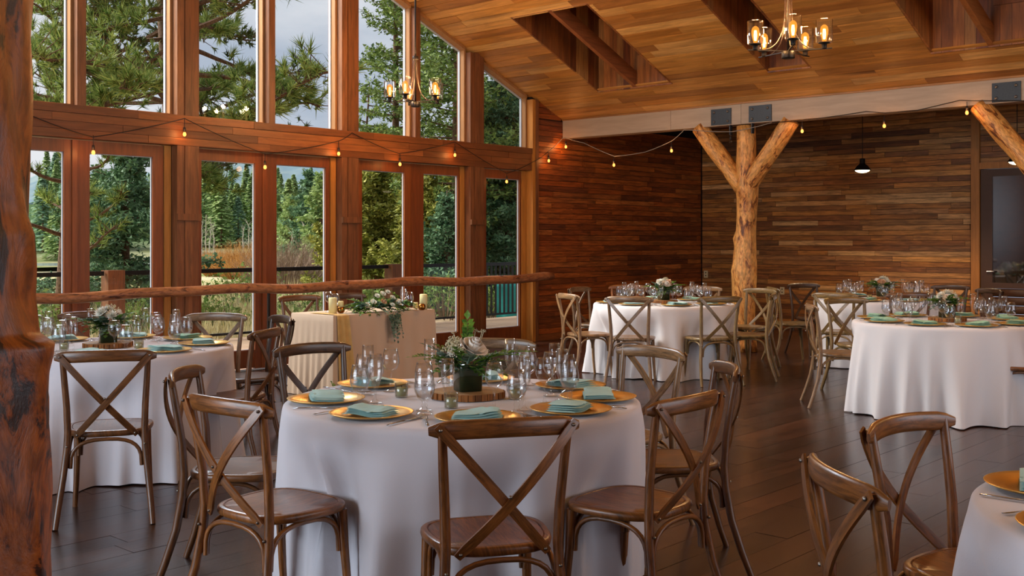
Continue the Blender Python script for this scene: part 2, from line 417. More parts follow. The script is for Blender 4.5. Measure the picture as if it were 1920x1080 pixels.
# gable wall (x=0): planks from y=11.78 to the corner, windows before that
b = MB(); b.box((-.2, 11.66, 0), (-.02, BK+.3, 3.6)); b.add([(-.2, 11.66, 3.6), (-.02, 11.66, 3.6), (-.02, 12.2, 3.6), (-.2, 12.2, 3.6), (-.2, 11.66, ceil(11.66)+.1), (-.02, 11.66, ceil(11.66)+.1)], [(0, 1, 5, 4), (1, 2, 5), (0, 4, 3), (3, 4, 5, 2)])
wg = b.build('wall_left', M_shed, kind='structure')
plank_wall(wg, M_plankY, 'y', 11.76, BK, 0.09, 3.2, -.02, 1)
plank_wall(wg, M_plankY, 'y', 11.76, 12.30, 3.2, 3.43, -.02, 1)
b = MB(); b.box((-.02, 11.76, 0), (.02, BK-.02, .09)); b.build('baseboard_left', M_lam, kind='structure')
# remaining gable wall towards and behind the viewer
b = MB(); b.box((-.3, -4.2, 0), (-.02, 3.8, 3.2)); b.add([(-.3, -4.2, 3.2), (-.02, -4.2, 3.2), (-.02, 3.8, 3.2), (-.3, 3.8, 3.2), (-.3, 3.8, 6.76), (-.02, 3.8, 6.76)], [(0, 1, 5, 4), (1, 2, 5), (3, 4, 5, 2), (0, 4, 3)])
b.build('wall_left_end', M_plankY, kind='structure')

# ceiling: backing pieces around the skylight wells, then boards
WELLS = [(1.12, 2.33, 9.95, 11.74, True), (3.70, 4.26, 9.95, 11.74, False), (5.66, 6.86, 9.95, 11.74, True)]
YV = 9.0
cl = MB()
def cbox(mb, x0, x1, y0, y1, up0, up1):
    vs = []
    for up in (up0, up1):
        for (xx, yy) in ((x0, y0), (x1, y0), (x1, y1), (x0, y1)): vs.append((xx, yy, ceil(yy)+up))
    mb.add(vs, [(0, 3, 2, 1), (4, 5, 6, 7), (0, 1, 5, 4), (1, 2, 6, 5), (2, 3, 7, 6), (3, 0, 4, 7)])
xs = [-.25]
for wl in WELLS: xs += [wl[0], wl[1]]
xs.append(16)
for i in range(0, len(xs), 2): cbox(cl, xs[i], xs[i+1], 9.95, 11.74, .03, .16)
cbox(cl, -.25, 16, 11.74, 12.7, .03, .16); cbox(cl, -.25, 16, 4.0, 9.95, .03, .16); cbox(cl, -.25, 16, -5, 4.0, .03, .16)
ce = cl.build('ceiling', M_shed, kind='structure')
b = MB(); cbox(b, 0, 16, 4.0, YV, -.0, .02); cbox(b, 0, 16, -4.2, 4.0, .0, .02); b.build('board_field', M_ceil, ce)
y = 12.33; r = 0; BP = .13
while y > YV:
    yc = y-BP/2; xx = -.3-random.random()*2
    while xx < 9.5:
        l = random.uniform(1.1, 3.6); s, e = max(-.25, xx), min(xx+l, 9.5); xx += l
        segs = [(s, e)]
        for (h0, h1, g0, g1, bar) in WELLS:
            if g0 < yc < g1:
                ns = []
                for (p, q) in segs:
                    if p < h0: ns.append((p, min(q, h0)))
                    if q > h1: ns.append((max(p, h1), q))
                segs = ns
        for (p, q) in segs:
            if q-p > .03: board('ceiling_board', ce, M_ceil, ((p+q)/2, yc, ceil(yc)+.012+random.uniform(-.002, .002)), (q-p-.003, BP/math.cos(TH)-.011, .02), (-TH, 0, 0))
    y -= BP; r += 1
b = MB(); cbox(b, 9.5, 16, YV, 12.33, 0, .02); b.build('board_field', M_ceil, ce)
b = MB(); b.box((-.3, 12.3, 3.42), (16, BK+.3, 3.5)); b.build('ceiling_aisle', M_plankX, kind='structure')
for k, (x0, x1, y0, y1, bar) in enumerate(WELLS):
    s = struct('trim_%d' % (10+k)); Z = lambda yy, up: ceil(yy)+up
    H = 1.0
    n = int((y1-y0)/.12)
    for side, xw in ((1, x0+.014), (-1, x1-.014)):
        for i in range(n):
            ya = y0+(y1-y0)*i/n; yb = ya+(y1-y0)/n-.003
            m = MB(); vs = [(xw-.012, ya, Z(ya, 0)), (xw+.012, ya, Z(ya, 0)), (xw+.012, yb, Z(yb, 0)), (xw-.012, yb, Z(yb, 0))]
            vs += [(a, c, Z(c, H)) for (a, c, _) in vs]
            m.add(vs, [(0, 3, 2, 1), (4, 5, 6, 7), (0, 1, 5, 4), (1, 2, 6, 5), (2, 3, 7, 6), (3, 0, 4, 7)]); m.build('well_board', M_well, s)
    n = int((x1-x0)/.11)
    for i in range(n):
        xa = x0+(x1-x0)*i/n; xb = xa+(x1-x0)/n
        board('well_board', s, M_well, ((xa+xb)/2, y1-.014, Z(y1, H/2)-.004), (xb-xa-.003, .024, H))
        board('well_board', s, M_well, ((xa+xb)/2, y0+.014, Z(y0, H/2)-.004), (xb-xa-.003, .024, H))
    m = MB(); cbox(m, x0-.03, x1+.03, y0-.03, y1+.03, H, H+.05); m.build('well_lid', M_well, s)
    if bar:
        m = MB(); cbox(m, x0+.60, x0+.66, y0, y1, .0, .20); m.build('rafter', M_lam, s)
        m = MB(); m.box((x0+.66, y1-.05, Z(y1, .42)), (x1, y1, Z(y1, .50))); m.build('ledger', M_well, s)
# front wall (behind the camera) and right gable: walls with wide window openings for the daylight
b = MB(); b.box((-.3, -4.2, 0), (2.6, -4, 3.3)); b.box((11.8, -4.2, 0), (16.2, -4, 3.3)); b.box((2.6, -4.2, 0), (11.8, -4, .9)); b.box((2.6, -4.2, 3.2), (11.8, -4, 3.6))
b.build('wall_front', M_plankX, kind='structure')
b = MB(); b.box((16, -4.2, 0), (16.2, 1.8, 7)); b.box((16, 11.2, 0), (16.2, BK+.3, 7)); b.box((16, 1.8, 0), (16.2, 11.2, 1)); b.box((16, 1.8, 4.2), (16.2, 11.2, 7))
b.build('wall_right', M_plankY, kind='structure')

# window wall ------------------------------------------------------
HB0, HB1 = 2.44, 2.757
hd = obj('trim_2', None, kind='structure')
rows = 4; hh = (HB1-HB0)/rows
for i in range(rows):
    a = 3.8 - random.random()*1.5
    while a < 11.64:
        l = random.uniform(.9, 2.6); s, e = max(a, 3.8), min(a+l, 11.64); a += l
        if e-s < .05: continue
        pr = random.uniform(0, .006)+(.012 if i == 3 else 0)
        board('laminated_board', hd, M_lam, ((-.24+pr)/2, (s+e)/2, HB0+hh*(i+.5)), (.24+pr, e-s-.003, hh-.003))
POSTS = [(3.80, 4.06), (6.02, 6.28), (8.20, 8.46), (10.39, 10.655), (11.64, 11.76)]
for i, (a, c) in enumerate(POSTS):
    s = obj('trim_%d' % (3+i), None, kind='structure')
    top = ceil((a+c)/2)
    if i < 4:
        n = 3
        for k in range(n):
            ya = a+(c-a)*k/n; yb = a+(c-a)*(k+1)/n; pr = (.012 if k == 1 else 0)
            for z0, z1 in ((0, HB0), (HB1, top)): board('post_timber', s, M_post, ((-.26+pr)/2, (ya+yb)/2, (z0+z1)/2), (.26+pr, yb-ya-.003, z1-z0-.002))
        if i in (1, 2, 3): board('band', s, M_post, (.02, (a+c)/2, 1.69), (.035, c-a+.02, .07))
        if i in (1, 2, 3):     # lighter door jamb seen beside the post
            board('jamb', s, M_jamb, (-.14, a-.045, HB0/2), (.07, .075, HB0-.003))
    else:
        board('post_timber', s, M_jamb, (-.10, (a+c)/2-.03, ceil(c)/2), (.24, .06, ceil(c)))
        board('post_timber', s, M_post, (-.08, (a+c)/2+.03, ceil(c)/2), (.22, .06, ceil(c)))
        board('jamb', s, M_jamb, (-.14, a-.05, HB0/2), (.07, .09, HB0-.003))
MULL = [(4.95, 5.04), (7.17, 7.255), (9.40, 9.485)]
for i, (a, c) in enumerate(MULL):
    top = ceil((a+c)/2)
    board('trim_%d' % (20+i), None, M_post, (-.13, (a+c)/2, (HB1+top)/2), (.24, c-a, top-HB1))['kind'] = 'structure'
# doors
DG = [(4.20, 4.87), (5.13, 5.81), (6.38, 7.06), (7.35, 8.05), (8.61, 9.31), (9.64, 10.27), (10.82, 11.51)]
LEAF = [(4.06, 5.0), (5.0, 5.93), (6.28, 7.205), (7.205, 8.11), (8.46, 9.475), (9.475, 10.30), (10.66, 11.55)]
for i, ((g0, g1), (l0, l1)) in enumerate(zip(DG, LEAF)):
    d = struct('door_%d' % (i+1)); zt, zb = 2.31, .22
    for (y0, y1) in ((l0+.002, g0), (g1, l1-.002)): board('stile', d, M_door, (-.145, (y0+y1)/2, 1.22), (.055, y1-y0, 2.42))
    board('top_rail', d, M_door, (-.145, (g0+g1)/2, (zt+2.43)/2), (.053, g1-g0, 2.43-zt))
    board('bottom_rail', d, M_door, (-.145, (g0+g1)/2, (zb+.02)/2), (.053, g1-g0, zb-.02))
    m = MB(); e = .007
    m.box((-.16, g0, zb), (-.14, g0+e, zt)); m.box((-.16, g1-e, zb), (-.14, g1, zt)); m.box((-.16, g0+e, zb), (-.14, g1-e, zb+e)); m.box((-.16, g0+e, zt-e), (-.14, g1-e, zt))
    m.build('glazing_bead', M_white, d)
    m = MB(); m.add([(-.15, g0+e, zb+e), (-.15, g1-e, zb+e), (-.15, g1-e, zt-e), (-.15, g0+e, zt-e)], [(0, 1, 2, 3)]); m.build('pane', M_pane, d)
    if i % 2 == 0 and i < 6:
        board('astragal', d, M_door, (-.11, l1-.03, 1.22), (.02, .05, 2.42))
# upper windows
UO = [(4.06, 4.95), (5.04, 6.02), (6.28, 7.17), (7.255, 8.20), (8.46, 9.40), (9.485, 10.39), (10.655, 11.64)]
for i, (a, c) in enumerate(UO):
    wd = struct('window_%d' % (i+1)); z0 = HB1
    def slab(name, y0, y1, zlo, dz0, dz1, xa, xb, mat):   # sloped head member
        m = MB(); vs = [(xx, yy, ceil(yy)+dz) for xx in (xa, xb) for (yy, dz) in ((y0, dz0), (y1, dz0), (y1, dz1), (y0, dz1))]
        m.add(vs, [(0, 1, 2, 3), (7, 6, 5, 4), (0, 4, 5, 1), (1, 5, 6, 2), (2, 6, 7, 3), (3, 7, 4, 0)]); m.build(name, mat, wd)
    def vert(name, y0, y1, xa, xb, mat, dz):
        m = MB(); vs = [(xx, yy, zz) for xx in (xa, xb) for (yy, zz) in ((y0, z0), (y1, z0), (y1, ceil(y1)-dz), (y0, ceil(y0)-dz))]
        m.add(vs, [(0, 1, 2, 3), (7, 6, 5, 4), (0, 4, 5, 1), (1, 5, 6, 2), (2, 6, 7, 3), (3, 7, 4, 0)]); m.build(name, mat, wd)
    for (y0, y1) in ((a, a+.03), (c-.03, c)): vert('frame', y0, y1, -.17, -.09, M_frame, .001)
    for (y0, y1) in ((a+.03, a+.042), (c-.042, c-.03)): vert('vinyl_frame', y0, y1, -.20, -.165, M_white, .05)
    slab('frame', a+.03, c-.03, 0, -.04, 0, -.17, -.06, M_frame)
    slab('vinyl_frame', a+.03, c-.03, 0, -.052, -.04, -.20, -.165, M_white)
    board('frame', wd, M_frame, (-.135, (a+c)/2, z0+.008), (.13, c-a-.06, .014))
    m = MB(); m.add([(-.18, a+.04, z0), (-.18, c-.04, z0), (-.18, c-.04, ceil(c-.04)-.05), (-.18, a+.04, ceil(a+.04)-.05)], [(0, 1, 2, 3)]); m.build('pane', M_pane, wd)

# main beam with steel plates, log columns ---------------------------
bm = thing('main_beam', 'long pale laminated beam carrying the ceiling edge on forked log columns', 'beam')
xb = [0.0, 1.90, 2.98, 6.50, 12.0]
for i in range(4): board('beam_length', bm, M_beam, ((xb[i]+xb[i+1])/2, 12.44, (2.945+3.205)/2), (xb[i+1]-xb[i]-.004, .22, .26))
board('top_board', bm, M_ceil, (6, 12.33, 3.215), (12, .03, .022))
for (x0, x1) in ((2.54, 2.84), (3.10, 3.42), (6.10, 6.40)):
    pl = board('steel_plate', bm, M_plate, ((x0+x1)/2, 12.322, 3.06), (x1-x0, .012, .21))
    m = MB()
    for sx in (-1, 1):
        for sz in (-1, 1):
            m2 = MB(); m2.lathe([(.0, .02), (.010, .018), (.016, .010), (.017, 0)], 10)
            R = Matrix.Translation(((x0+x1)/2+sx*(x1-x0)*.34, 12.316, 3.06+sz*.062)) @ Matrix.Rotation(PI/2, 4, 'X')
            m2.v = [tuple(R @ Vector(p)) for p in m2.v]; m2.build('bolt', M_bolt, bm, True)
def logtube(mb, path, rad, n=20, seed=0, amp=.06, knots=()):
    rnd = random.Random(seed); ph = [rnd.uniform(0, 6.28) for _ in range(6)]
    rm = sum(rad)/len(rad); sec = [(rm*math.cos(2*PI*k/n), rm*math.sin(2*PI*k/n)) for k in range(n)]; sc = []
    m = len(path)
    for i in range(m):
        t = i/(m-1); row = []
        for k in range(n):
            a = 2*PI*k/n
            r = rad[i]*(1+amp*(.5*math.sin(2*a+ph[0]+3*t)+.4*math.sin(3*a+ph[1]-5*t)+.35*math.sin(5*a+ph[2]+9*t)+.5*math.sin(11*t+ph[3])))
            for (kt, ka, kh, kw) in knots:
                dd = ((t-kt)/kw)**2 + ((math.atan2(math.sin(a-ka), math.cos(a-ka)))/.55)**2
                r += kh*math.exp(-dd)
            row.append(r/rm)
        sc.append(row)
    mb.sweep(path, sec, Vector((0.01, 1, 0)) if abs((Vector(path[-1])-Vector(path[0])).normalized().z) > .7 else Vector((0, 0, 1)), scale=sc)
def lerp(p, q, n): return [tuple(p[j]+(q[j]-p[j])*i/(n-1) for j in range(3)) for i in range(n)]
def column(cx, label, seed):
    c = thing('log_column', label, 'column', (cx, 12.45, 0))
    pth = [(math.sin(z*2.1+seed)*.022, 0, z) for z in [i*2.93/28 for i in range(29)]]
    r = [.15-.02*(z[2]/2.93)+.012*math.sin(z[2]*5+seed) for z in pth]
    m = MB(); logtube(m, pth, r, 22, seed, .05, [(.35, -1.2, .03, .02), (.6, -2.2, .035, .02), (.5, -.6, .03, .015), (.72, -1.9, .05, .03)]); m.build('trunk', M_log, c, True)
    for s in (-1, 1):
        m = MB(); q = lerp((s*.02, -.02, 2.12), (s*.67, -.04, 2.95), 16)
        logtube(m, q, [.115-.0*(i/15) for i in range(16)], 18, seed+s+5, .05, [(.5, -1.5, .03, .03)]); m.build('forked_brace', M_log, c, True)
    for s in (-1, 1): board('bracket', c, M_plate, (s*.16, -.10, 2.88), (.012, .06, .13))
    return c
column(2.98, 'forked bright peeled log column under the beam by the middle table', 3)
column(6.60, 'forked log column cut off by the right edge of the picture', 8)

# near log post at the left edge --------------------------------------
lp = thing('log_post', 'huge dark orange gnarled log post at the left picture edge', 'post', (*W(-1.40, 2.6), 0))
def edge(y):
    tb = [(-400, 57), (0, 57), (350, 58), (400, 66), (440, 80), (500, 81), (560, 78), (610, 86), (634, 92), (640, 130), (665, 128), (700, 118), (770, 111), (830, 114), (920, 121), (1080, 118), (1500, 122)]
    for (a, b) in zip(tb, tb[1:]):
        if a[0] <= y <= b[0]: return a[1]+(b[1]-a[1])*(y-a[0])/(b[0]-a[0])
    return 80
m = MB(); nz_ = 300; n = 48; sec = [(math.cos(2*PI*k/n), math.sin(2*PI*k/n)) for k in range(n)]; pth = []; sc = []
rr = random.Random(4)
for i in range(nz_+1):
    z = i*3.3/nz_; y = HOR-(z-EYE)*F/2.6
    er = (edge(max(-399, min(1499, y)))-960)/F*2.6 + 1.365           # how far the right-hand outline stands from the axis
    er0 = (57-960)/F*2.6+1.365 + (1.9-min(z, 1.9))*.02
    row = []
    for k in range(n):
        a = 2*PI*k/n; world = a
        side = max(0, math.cos(a-.72))     # local +x turned to the image's right
        es = (57+50*min(1, max(0, (y-380)/380))**1.3-960)/F*2.6+1.365
        stub = (es-er0)*side**1.0+(er-es)*side**14
        r = er0*1.02+stub + .010*math.sin(3*a+2*z)+.008*math.sin(7*a-3*z)+.006*math.sin(13*a+11*z)
        ck = math.atan2(math.sin(a-(-.55+.12*math.sin(3*z))), math.cos(a-(-.55+.12*math.sin(3*z))))
        if z < 1.35: r -= .05*math.exp(-(ck/.06)**2)
        dk = ((z-.78)/.12)**2+(math.atan2(math.sin(a+.95), math.cos(a+.95))/.35)**2
        r += .035*math.exp(-dk)-.02*math.exp(-dk*6)
        row.append(r)
    pth.append((0, 0, z)); sc.append(row)
vs = []; fs = []; uv = []
for i in range(nz_+1):
    for k in range(n):
        a = 2*PI*k/n; vs.append((sc[i][k]*math.cos(a), sc[i][k]*math.sin(a), pth[i][2]))
for i in range(nz_):
    for k in range(n):
        k2 = (k+1) % n; fs.append((i*n+k, i*n+k2, (i+1)*n+k2, (i+1)*n+k)); uv.append([(k*.027, i*.011), ((k+1)*.027, i*.011), ((k+1)*.027, (i+1)*.011), (k*.027, (i+1)*.011)])
m.add(vs, fs, uv); m.build('log', M_logdark, lp, True)

# long horizontal log rail in front of the windows ----------------------
lr = thing('log_rail', 'long slim log handrail running along in front of the window wall', 'rail')
m = MB(); q = []; rd = []
for i in range(60):
    t = i/59; y = 2.2+t*(11.68-2.2); q.append((.34+.015*math.sin(y*1.3), y, .925+.012*math.sin(y*2.3)+.008*math.sin(y*5))); rd.append((.048+.014*t)*(1 if i < 59 else .8))
logtube(m, q, rd, 14, 2, .05); m.build('log', M_rail, lr, True)
for yy in (3.2, 6.92):
    m = MB(); m.tube([(.34, yy, 0), (.34, yy, .9)], .017, 8); m.build('rail_support', M_bronze, lr)
    m = MB(); m.lathe([(.05, 0), (.05, .01), (.018, .02)], 12, (.34, yy, 0)); m.build('foot_plate', M_bronze, lr)
# outlets
for x, z in ((.10, .86), (1.55, .62)):
    o = thing('wall_outlet', 'small ivory outlet plate on plank wall ' + ('in the far corner' if x < 1 else 'right of the forked column'), 'outlet', (x, BK-.0, z))
    board('cover_plate', o, M_outlet, (0, -.006, 0), (.075, .012, .12))
    board('socket', o, M_shed, (0, -.013, .025), (.02, .002, .02)); board('socket', o, M_shed, (0, -.013, -.025), (.02, .002, .02))
# ------------------------------------------------------------------ chairs
def arc_y(x, back=-.295, sag=.055): return back + sag*(abs(x)/.24)**2
def chair_parts():
    parts = []
    # seat: rounded trapezoid with a routed groove
    n = 40; rings = []
    def ring(k, z):
        o = []
        for i in range(n):
            a = 2*PI*i/n; c, s = math.cos(a), math.sin(a)
            x = .212*math.copysign(abs(c)**.62, c); y = .205*math.copysign(abs(s)**.66, s)
            x *= 1+.09*(y/.2)
            o.append((x*k, y*k, z))
        return o
    spec = [(.0, .437), (.95, .437), (.985, .441), (1.0, .452), (.992, .463), (.965, .468), (.90, .4685), (.885, .464), (.87, .4675), (.5, .462), (0, .459)]
    m = MB(); vs = []; fs = []; uv = []
    for k, z in spec: vs += ring(max(k, .001), z)
    for i in range(len(spec)-1):
        for j in range(n):
            j2 = (j+1) % n; fc = (i*n+j, i*n+j2, (i+1)*n+j2, (i+1)*n+j); fs.append(fc); uv.append([(vs[q][0]+.3*vs[q][2], vs[q][1]+.7) for q in fc])
    m.add(vs, fs, uv); parts.append(('seat', m, 1, None))
    def stile(s):
        p = [(s*.232, -.305, 0), (s*.222, -.268, .10), (s*.205, -.225, .24), (s*.190, -.203, .38), (s*.186, -.198, .47), (s*.190, -.205, .60), (s*.199, -.225, .74), (s*.207, -.246, .872)]
        m = MB(); m.tube(p, [.0145, .016, .017, .0175, .0175, .017, .016, .0145], 10); return m
    parts += [('rear_leg', stile(-1), 1, None), ('rear_leg', stile(1), 1, None)]
    for s in (-1, 1):
        m = MB(); m.tube([(s*.178, .150, .44), (s*.182, .158, .30), (s*.188, .17, .15), (s*.197, .19, 0)], [.020, .0175, .0155, .0135], 10); parts.append(('front_leg', m, 1, None))
    # top rail, bent backwards in the middle
    m = MB(); pth = []; k = 17
    for i in range(k):
        x = -.242+.484*i/(k-1); pth.append((x, arc_y(x)+.012, .853+.010*(1-(x/.24)**2)))
    sec = [(.013*math.copysign(abs(math.cos(a))**.8, math.cos(a)), .031*math.copysign(abs(math.sin(a))**.75, math.sin(a))) for a in [2*PI*i/12 for i in range(12)]]
    sc = [1]*k; sc[0] = .45; sc[1] = .86; sc[-1] = .45; sc[-2] = .86
    pth[0] = (-.246, pth[0][1], pth[0][2]); pth[-1] = (.246, pth[-1][1], pth[-1][2])
    m.sweep(pth, sec, scale=sc); parts.append(('top_rail', m, 1, None))
    # crossed back slats
    for s in (-1, 1):
        m = MB(); pth = []; k = 15
        for i in range(k):
            t = i/(k-1); x = s*(.226-.376*t); z = .872-.428*t
            y = -.262-.030*math.sin(PI*min(1, t*1.05))+.058*t**2.2 - (.010 if s > 0 else -.001)*math.sin(PI*t)
            pth.append((x, y, z))
        m.sweep(pth, [(-.0045, -.016), (.0045, -.016), (.0055, 0), (.0045, .016), (-.0045, .016), (-.0055, 0)], up=Vector((s*.75, 0, -.66)) , scale=[.75]+[1]*(k-2)+[.8])
        parts.append(('cross_slat', m, 1, None))
    def arch(p, q, h0, h1):
        pth = []
        for i in range(15):
            a = PI*i/14; c, s_ = math.cos(a), math.sin(a); u = .5-.5*math.copysign(abs(c)**.75, c); hz = h0+(h1-h0)*abs(s_)**.62
            pth.append((p[0]+(q[0]-p[0])*u, p[1]+(q[1]-p[1])*u, hz))
        m = MB(); m.tube(pth, .0098, 8, up=(q[1]-p[1], -(q[0]-p[0]), 0)); return m
    for p, q in (((-.172, -.205), (.172, -.205)), ((-.163, .155), (.163, .155)), ((-.182, -.19), (-.172, .14)), ((.182, -.19), (.172, .14))):
        parts.append(('bent_brace', arch(p, q, .285, .427), 1, None))
    m = MB()
    for (x, y, z) in ((.216, -.272, .861), (-.216, -.272, .861), (.140, -.213, .455), (-.140, -.213, .455), (0, -.298, .648)):
        m2 = MB(); m2.lathe([(0, .006), (.005, .004), (.0065, 0)], 8); R = Matrix.Translation((x, y, z)) @ Matrix.Rotation(PI/2, 4, 'X'); m2.v = [tuple(R @ Vector(p)) for p in m2.v]; m.add(m2.v, m2.f, m2.u)
    for s in (-1, 1):
        for (y, z) in ((-.208, .40), ):
            m2 = MB(); m2.lathe([(0, .006), (.005, .004), (.0065, 0)], 8); R = Matrix.Translation((s*.188, y-.015, z)) @ Matrix.Rotation(PI/2, 4, 'X'); m2.v = [tuple(R @ Vector(p)) for p in m2.v]; m.add(m2.v, m2.f, m2.u)
    parts.append(('bolt', m, 2, None))
    return parts
CH0 = None
TONES = {'brown': '8c5628', 'dark': '6e4524', 'grey': '86694c', 'olive': '8a6f44', 'tan': '9a7650', 'umber': '543a28'}
def chair(lat, d, face, label, group, tone, px=None):
    global CH0
    if px is not None: lat = (px-960)/F*d
    fl, fd = face; n = math.hypot(fl, fd); fl /= n; fd /= n
    x, y = W(lat+fl*.27, d+fd*.27); wx, wy = fl*RX+fd*VX, fl*RY+fd*VY
    if CH0 is None:
        CH0 = obj('dining_chair', None); o = CH0
        for nm, m, kd, _ in chair_parts():
            c = m.build(nm, M_chair if kd == 1 else M_bolt, CH0, True); autosmooth(c, 50)
            if nm == 'bolt': c['kind'] = 'stuff'
    else: o = copy_tree(CH0)
    o.location = (x, y, 0); o.rotation_euler = (0, 0, math.atan2(-wx, wy)); tag(o, label, 'chair', group)
    c = lin(TONES[tone]); k = random.uniform(.9, 1.1)
    for ch in o.children: ch.color = (c[0]*k, c[1]*k, c[2]*k, 1)
    return o

# ------------------------------------------------------------------ round tablecloths
def cloth(lat, d, label, mat, seed, R=.765, dents=(), flare=.085, folds=21, H=.762, group='round white tablecloths'):
    rnd = random.Random(seed); x, y = W(lat, d)
    n = 224; ph = []; a = 0
    while a < 2*PI-.12: ph.append(a); a += rnd.uniform(.65, 1.35)*2*PI/folds
    amp = [rnd.uniform(.45, 1.2) for _ in ph]; wd = [rnd.uniform(.055, .12) for _ in ph]; sk = [rnd.uniform(-.10, .10) for _ in ph]; st = [rnd.uniform(0, .3) for _ in ph]
    rows = [(0, 0), (.4, 0), (.8, 0), (.96, 0), (.985, .003), (1.0, .012), (1.006, .03)] + [(None, .06+.7*(i/16)**.95) for i in range(17)]
    vs = []; fs = []; uv = []
    for (rk, dz) in rows:
        for k in range(n):
            a = 2*PI*k/n
            if rk is not None: r = R*rk; z = H-dz
            else:
                t = min(1, dz/.755); r = R*1.006+flare*.55*t
                f = 0
                for p, am, w_, s_, s0 in zip(ph, amp, wd, sk, st):
                    dd = math.atan2(math.sin(a-p-s_*t), math.cos(a-p-s_*t)); tt = max(0, (t-s0*.5)/(1-s0*.5))
                    f += am*tt**.8*math.exp(-abs(dd/(w_*(1.25-.45*t)))**1.6)
                r += (f-.45*t)*flare*1.35 + .006*math.sin(37*a+seed)*t
                for da in dents:
                    dd = math.atan2(math.sin(a-da), math.cos(a-da)); r -= .115*math.exp(-(dd/.25)**4)*max(0, min(1, (t-.12)/.25))
                z = H-min(dz, H-.006) + .006*math.sin(5*a+seed)*t
            vs.append((r*math.cos(a), r*math.sin(a), max(.004, z)))
    for i in range(len(rows)-1):
        for k in range(n):
            k2 = (k+1) % n; fc = (i*n+k, i*n+k2, (i+1)*n+k2, (i+1)*n+k) if i else (k, n+k, n+k2); 
            if i == 0: fc = (0*n+k, (i+1)*n+k, (i+1)*n+k2)
            else: fc = (i*n+k, (i+1)*n+k, (i+1)*n+k2, i*n+k2)
            fs.append(fc); uv.append([(vs[q][0], vs[q][1]) for q in fc])
    m = MB(); m.add(vs, fs, uv); o = m.build('tablecloth', mat, None, True); o.location = (x, y, 0)
    tag(o, label, 'tablecloth', group); return o

# ------------------------------------------------------------------ tableware prototypes
PROTO = {}
def proto(key, maker):
    if key not in PROTO: PROTO[key] = maker(); PROTO[key].location = (0, 0, -500); PFRESH.add(key)
    if key in PFRESH: PFRESH.discard(key); return PROTO[key]
    return copy_tree(PROTO[key])
PFRESH = set()
def place(key, maker, x, y, z, rz, label, cat, group):
    o = proto(key, maker); o.location = (x, y, z); o.rotation_euler = (0, 0, rz); return tag(o, label, cat, group)
def mk_goblet():
    o = obj('water_goblet', None)
    m = MB(); m.lathe([(.0, .002), (.030, .002), (.035, .004), (.030, .008), (.012, .018), (.008, .028), (.013, .037), (.008, .046), (.012, .054)], 18); m.build('foot', M_glass, o, True)
    m = MB(); m.lathe([(.012, .054), (.030, .070), (.040, .095), (.041, .115), (.036, .145), (.031, .172), (.030, .173), (.0345, .145), (.039, .115), (.038, .095), (.028, .072), (.002, .058)], 22); m.build('bowl', M_glass, o, True)
    m = MB(); m.lathe([(.0, .060), (.027, .073), (.0375, .096), (.0375, .115), (.0355, .130), (0, .130)], 20); m.build('water', M_water, o, True)
    return o
def mk_wine():
    o = obj('wine_glass', None)
    m = MB(); m.lathe([(.0, .002), (.033, .002), (.034, .004), (.016, .010), (.005, .02), (.0038, .05), (.005, .085), (.010, .092)], 18); m.build('stem', M_glass, o, True)
    m = MB(); m.lathe([(.008, .092), (.028, .106), (.038, .130), (.037, .155), (.030, .195), (.029, .196), (.0355, .155), (.0365, .130), (.027, .108), (.002, .096)], 22); m.build('bowl', M_glass, o, True)
    return o
def mk_flute():
    o = obj('champagne_flute', None)
    m = MB(); m.lathe([(.0, .002), (.030, .002), (.031, .004), (.013, .010), (.0045, .02), (.0038, .05), (.006, .078)], 16); m.build('stem', M_glass, o, True)
    m = MB(); m.lathe([(.006, .078), (.016, .095), (.0245, .125), (.026, .160), (.0245, .220), (.0235, .221), (.025, .160), (.023, .125), (.002, .088)], 20); m.build('bowl', M_glass, o, True)
    return o
def mk_charger():
    o = obj('charger_plate', None)
    m = MB(); m.lathe([(0, .001), (.10, .001), (.15, .010), (.163, .016), (.165, .018), (.162, .019), (.146, .0145), (.112, .0075), (.106, .0035), (0, .0035)], 44); m.build('plate', M_gold, o, True)
    return o
def mk_napkin(mat, seed):
    def f():
        rnd = random.Random(seed); o = MB(); z = .006
        for k in range(4):
            w_, l = .098-.005*k+rnd.uniform(-.003, .003), .064+rnd.uniform(-.004, .004); ox, oy = rnd.uniform(-.006, .006), rnd.uniform(-.004, .004)
            n1, n2 = 14, 8; h = .0062
            def pt(u, v, top):
                x = (u*2-1); y = (v*2-1)
                e = max(0, 1-abs(x)**7)*max(0, 1-abs(y)**5)
                zz = z + (h*e**.5 if top else 0) + .002*math.sin(5*u+seed+k)+.0025*math.sin(3*v+7*u+seed) + (.010*u*(k/3) if seed % 2 else .010*(1-u)*(k/3))
                if top and k == 3: zz -= .006*math.exp(-((u-.66-.05*v)/.03)**2)
                return (x*w_+ox+.008*y*(1 if seed % 3 else -1), y*l+oy, zz)
            vs = [pt(i/n1, j/n2, t) for t in (0, 1) for i in range(n1+1) for j in range(n2+1)]; q = (n1+1)*(n2+1); fs = []
            for i in range(n1):
                for j in range(n2):
                    a = i*(n2+1)+j; fs.append((a, a+1, a+n2+2, a+n2+1)); fs.append((q+a, q+a+n2+1, q+a+n2+2, q+a+1))
            for i in range(n1):
                for j in (0, n2): a = i*(n2+1)+j; fs.append((a, a+n2+1, q+a+n2+1, q+a))
            for j in range(n2):
                for i in (0, n1): a = i*(n2+1)+j; fs.append((a, a+1, q+a+1, q+a))
            o.add(vs, fs); z += h*.92
        return o.build('folded_napkin', mat, None, True)
    return f
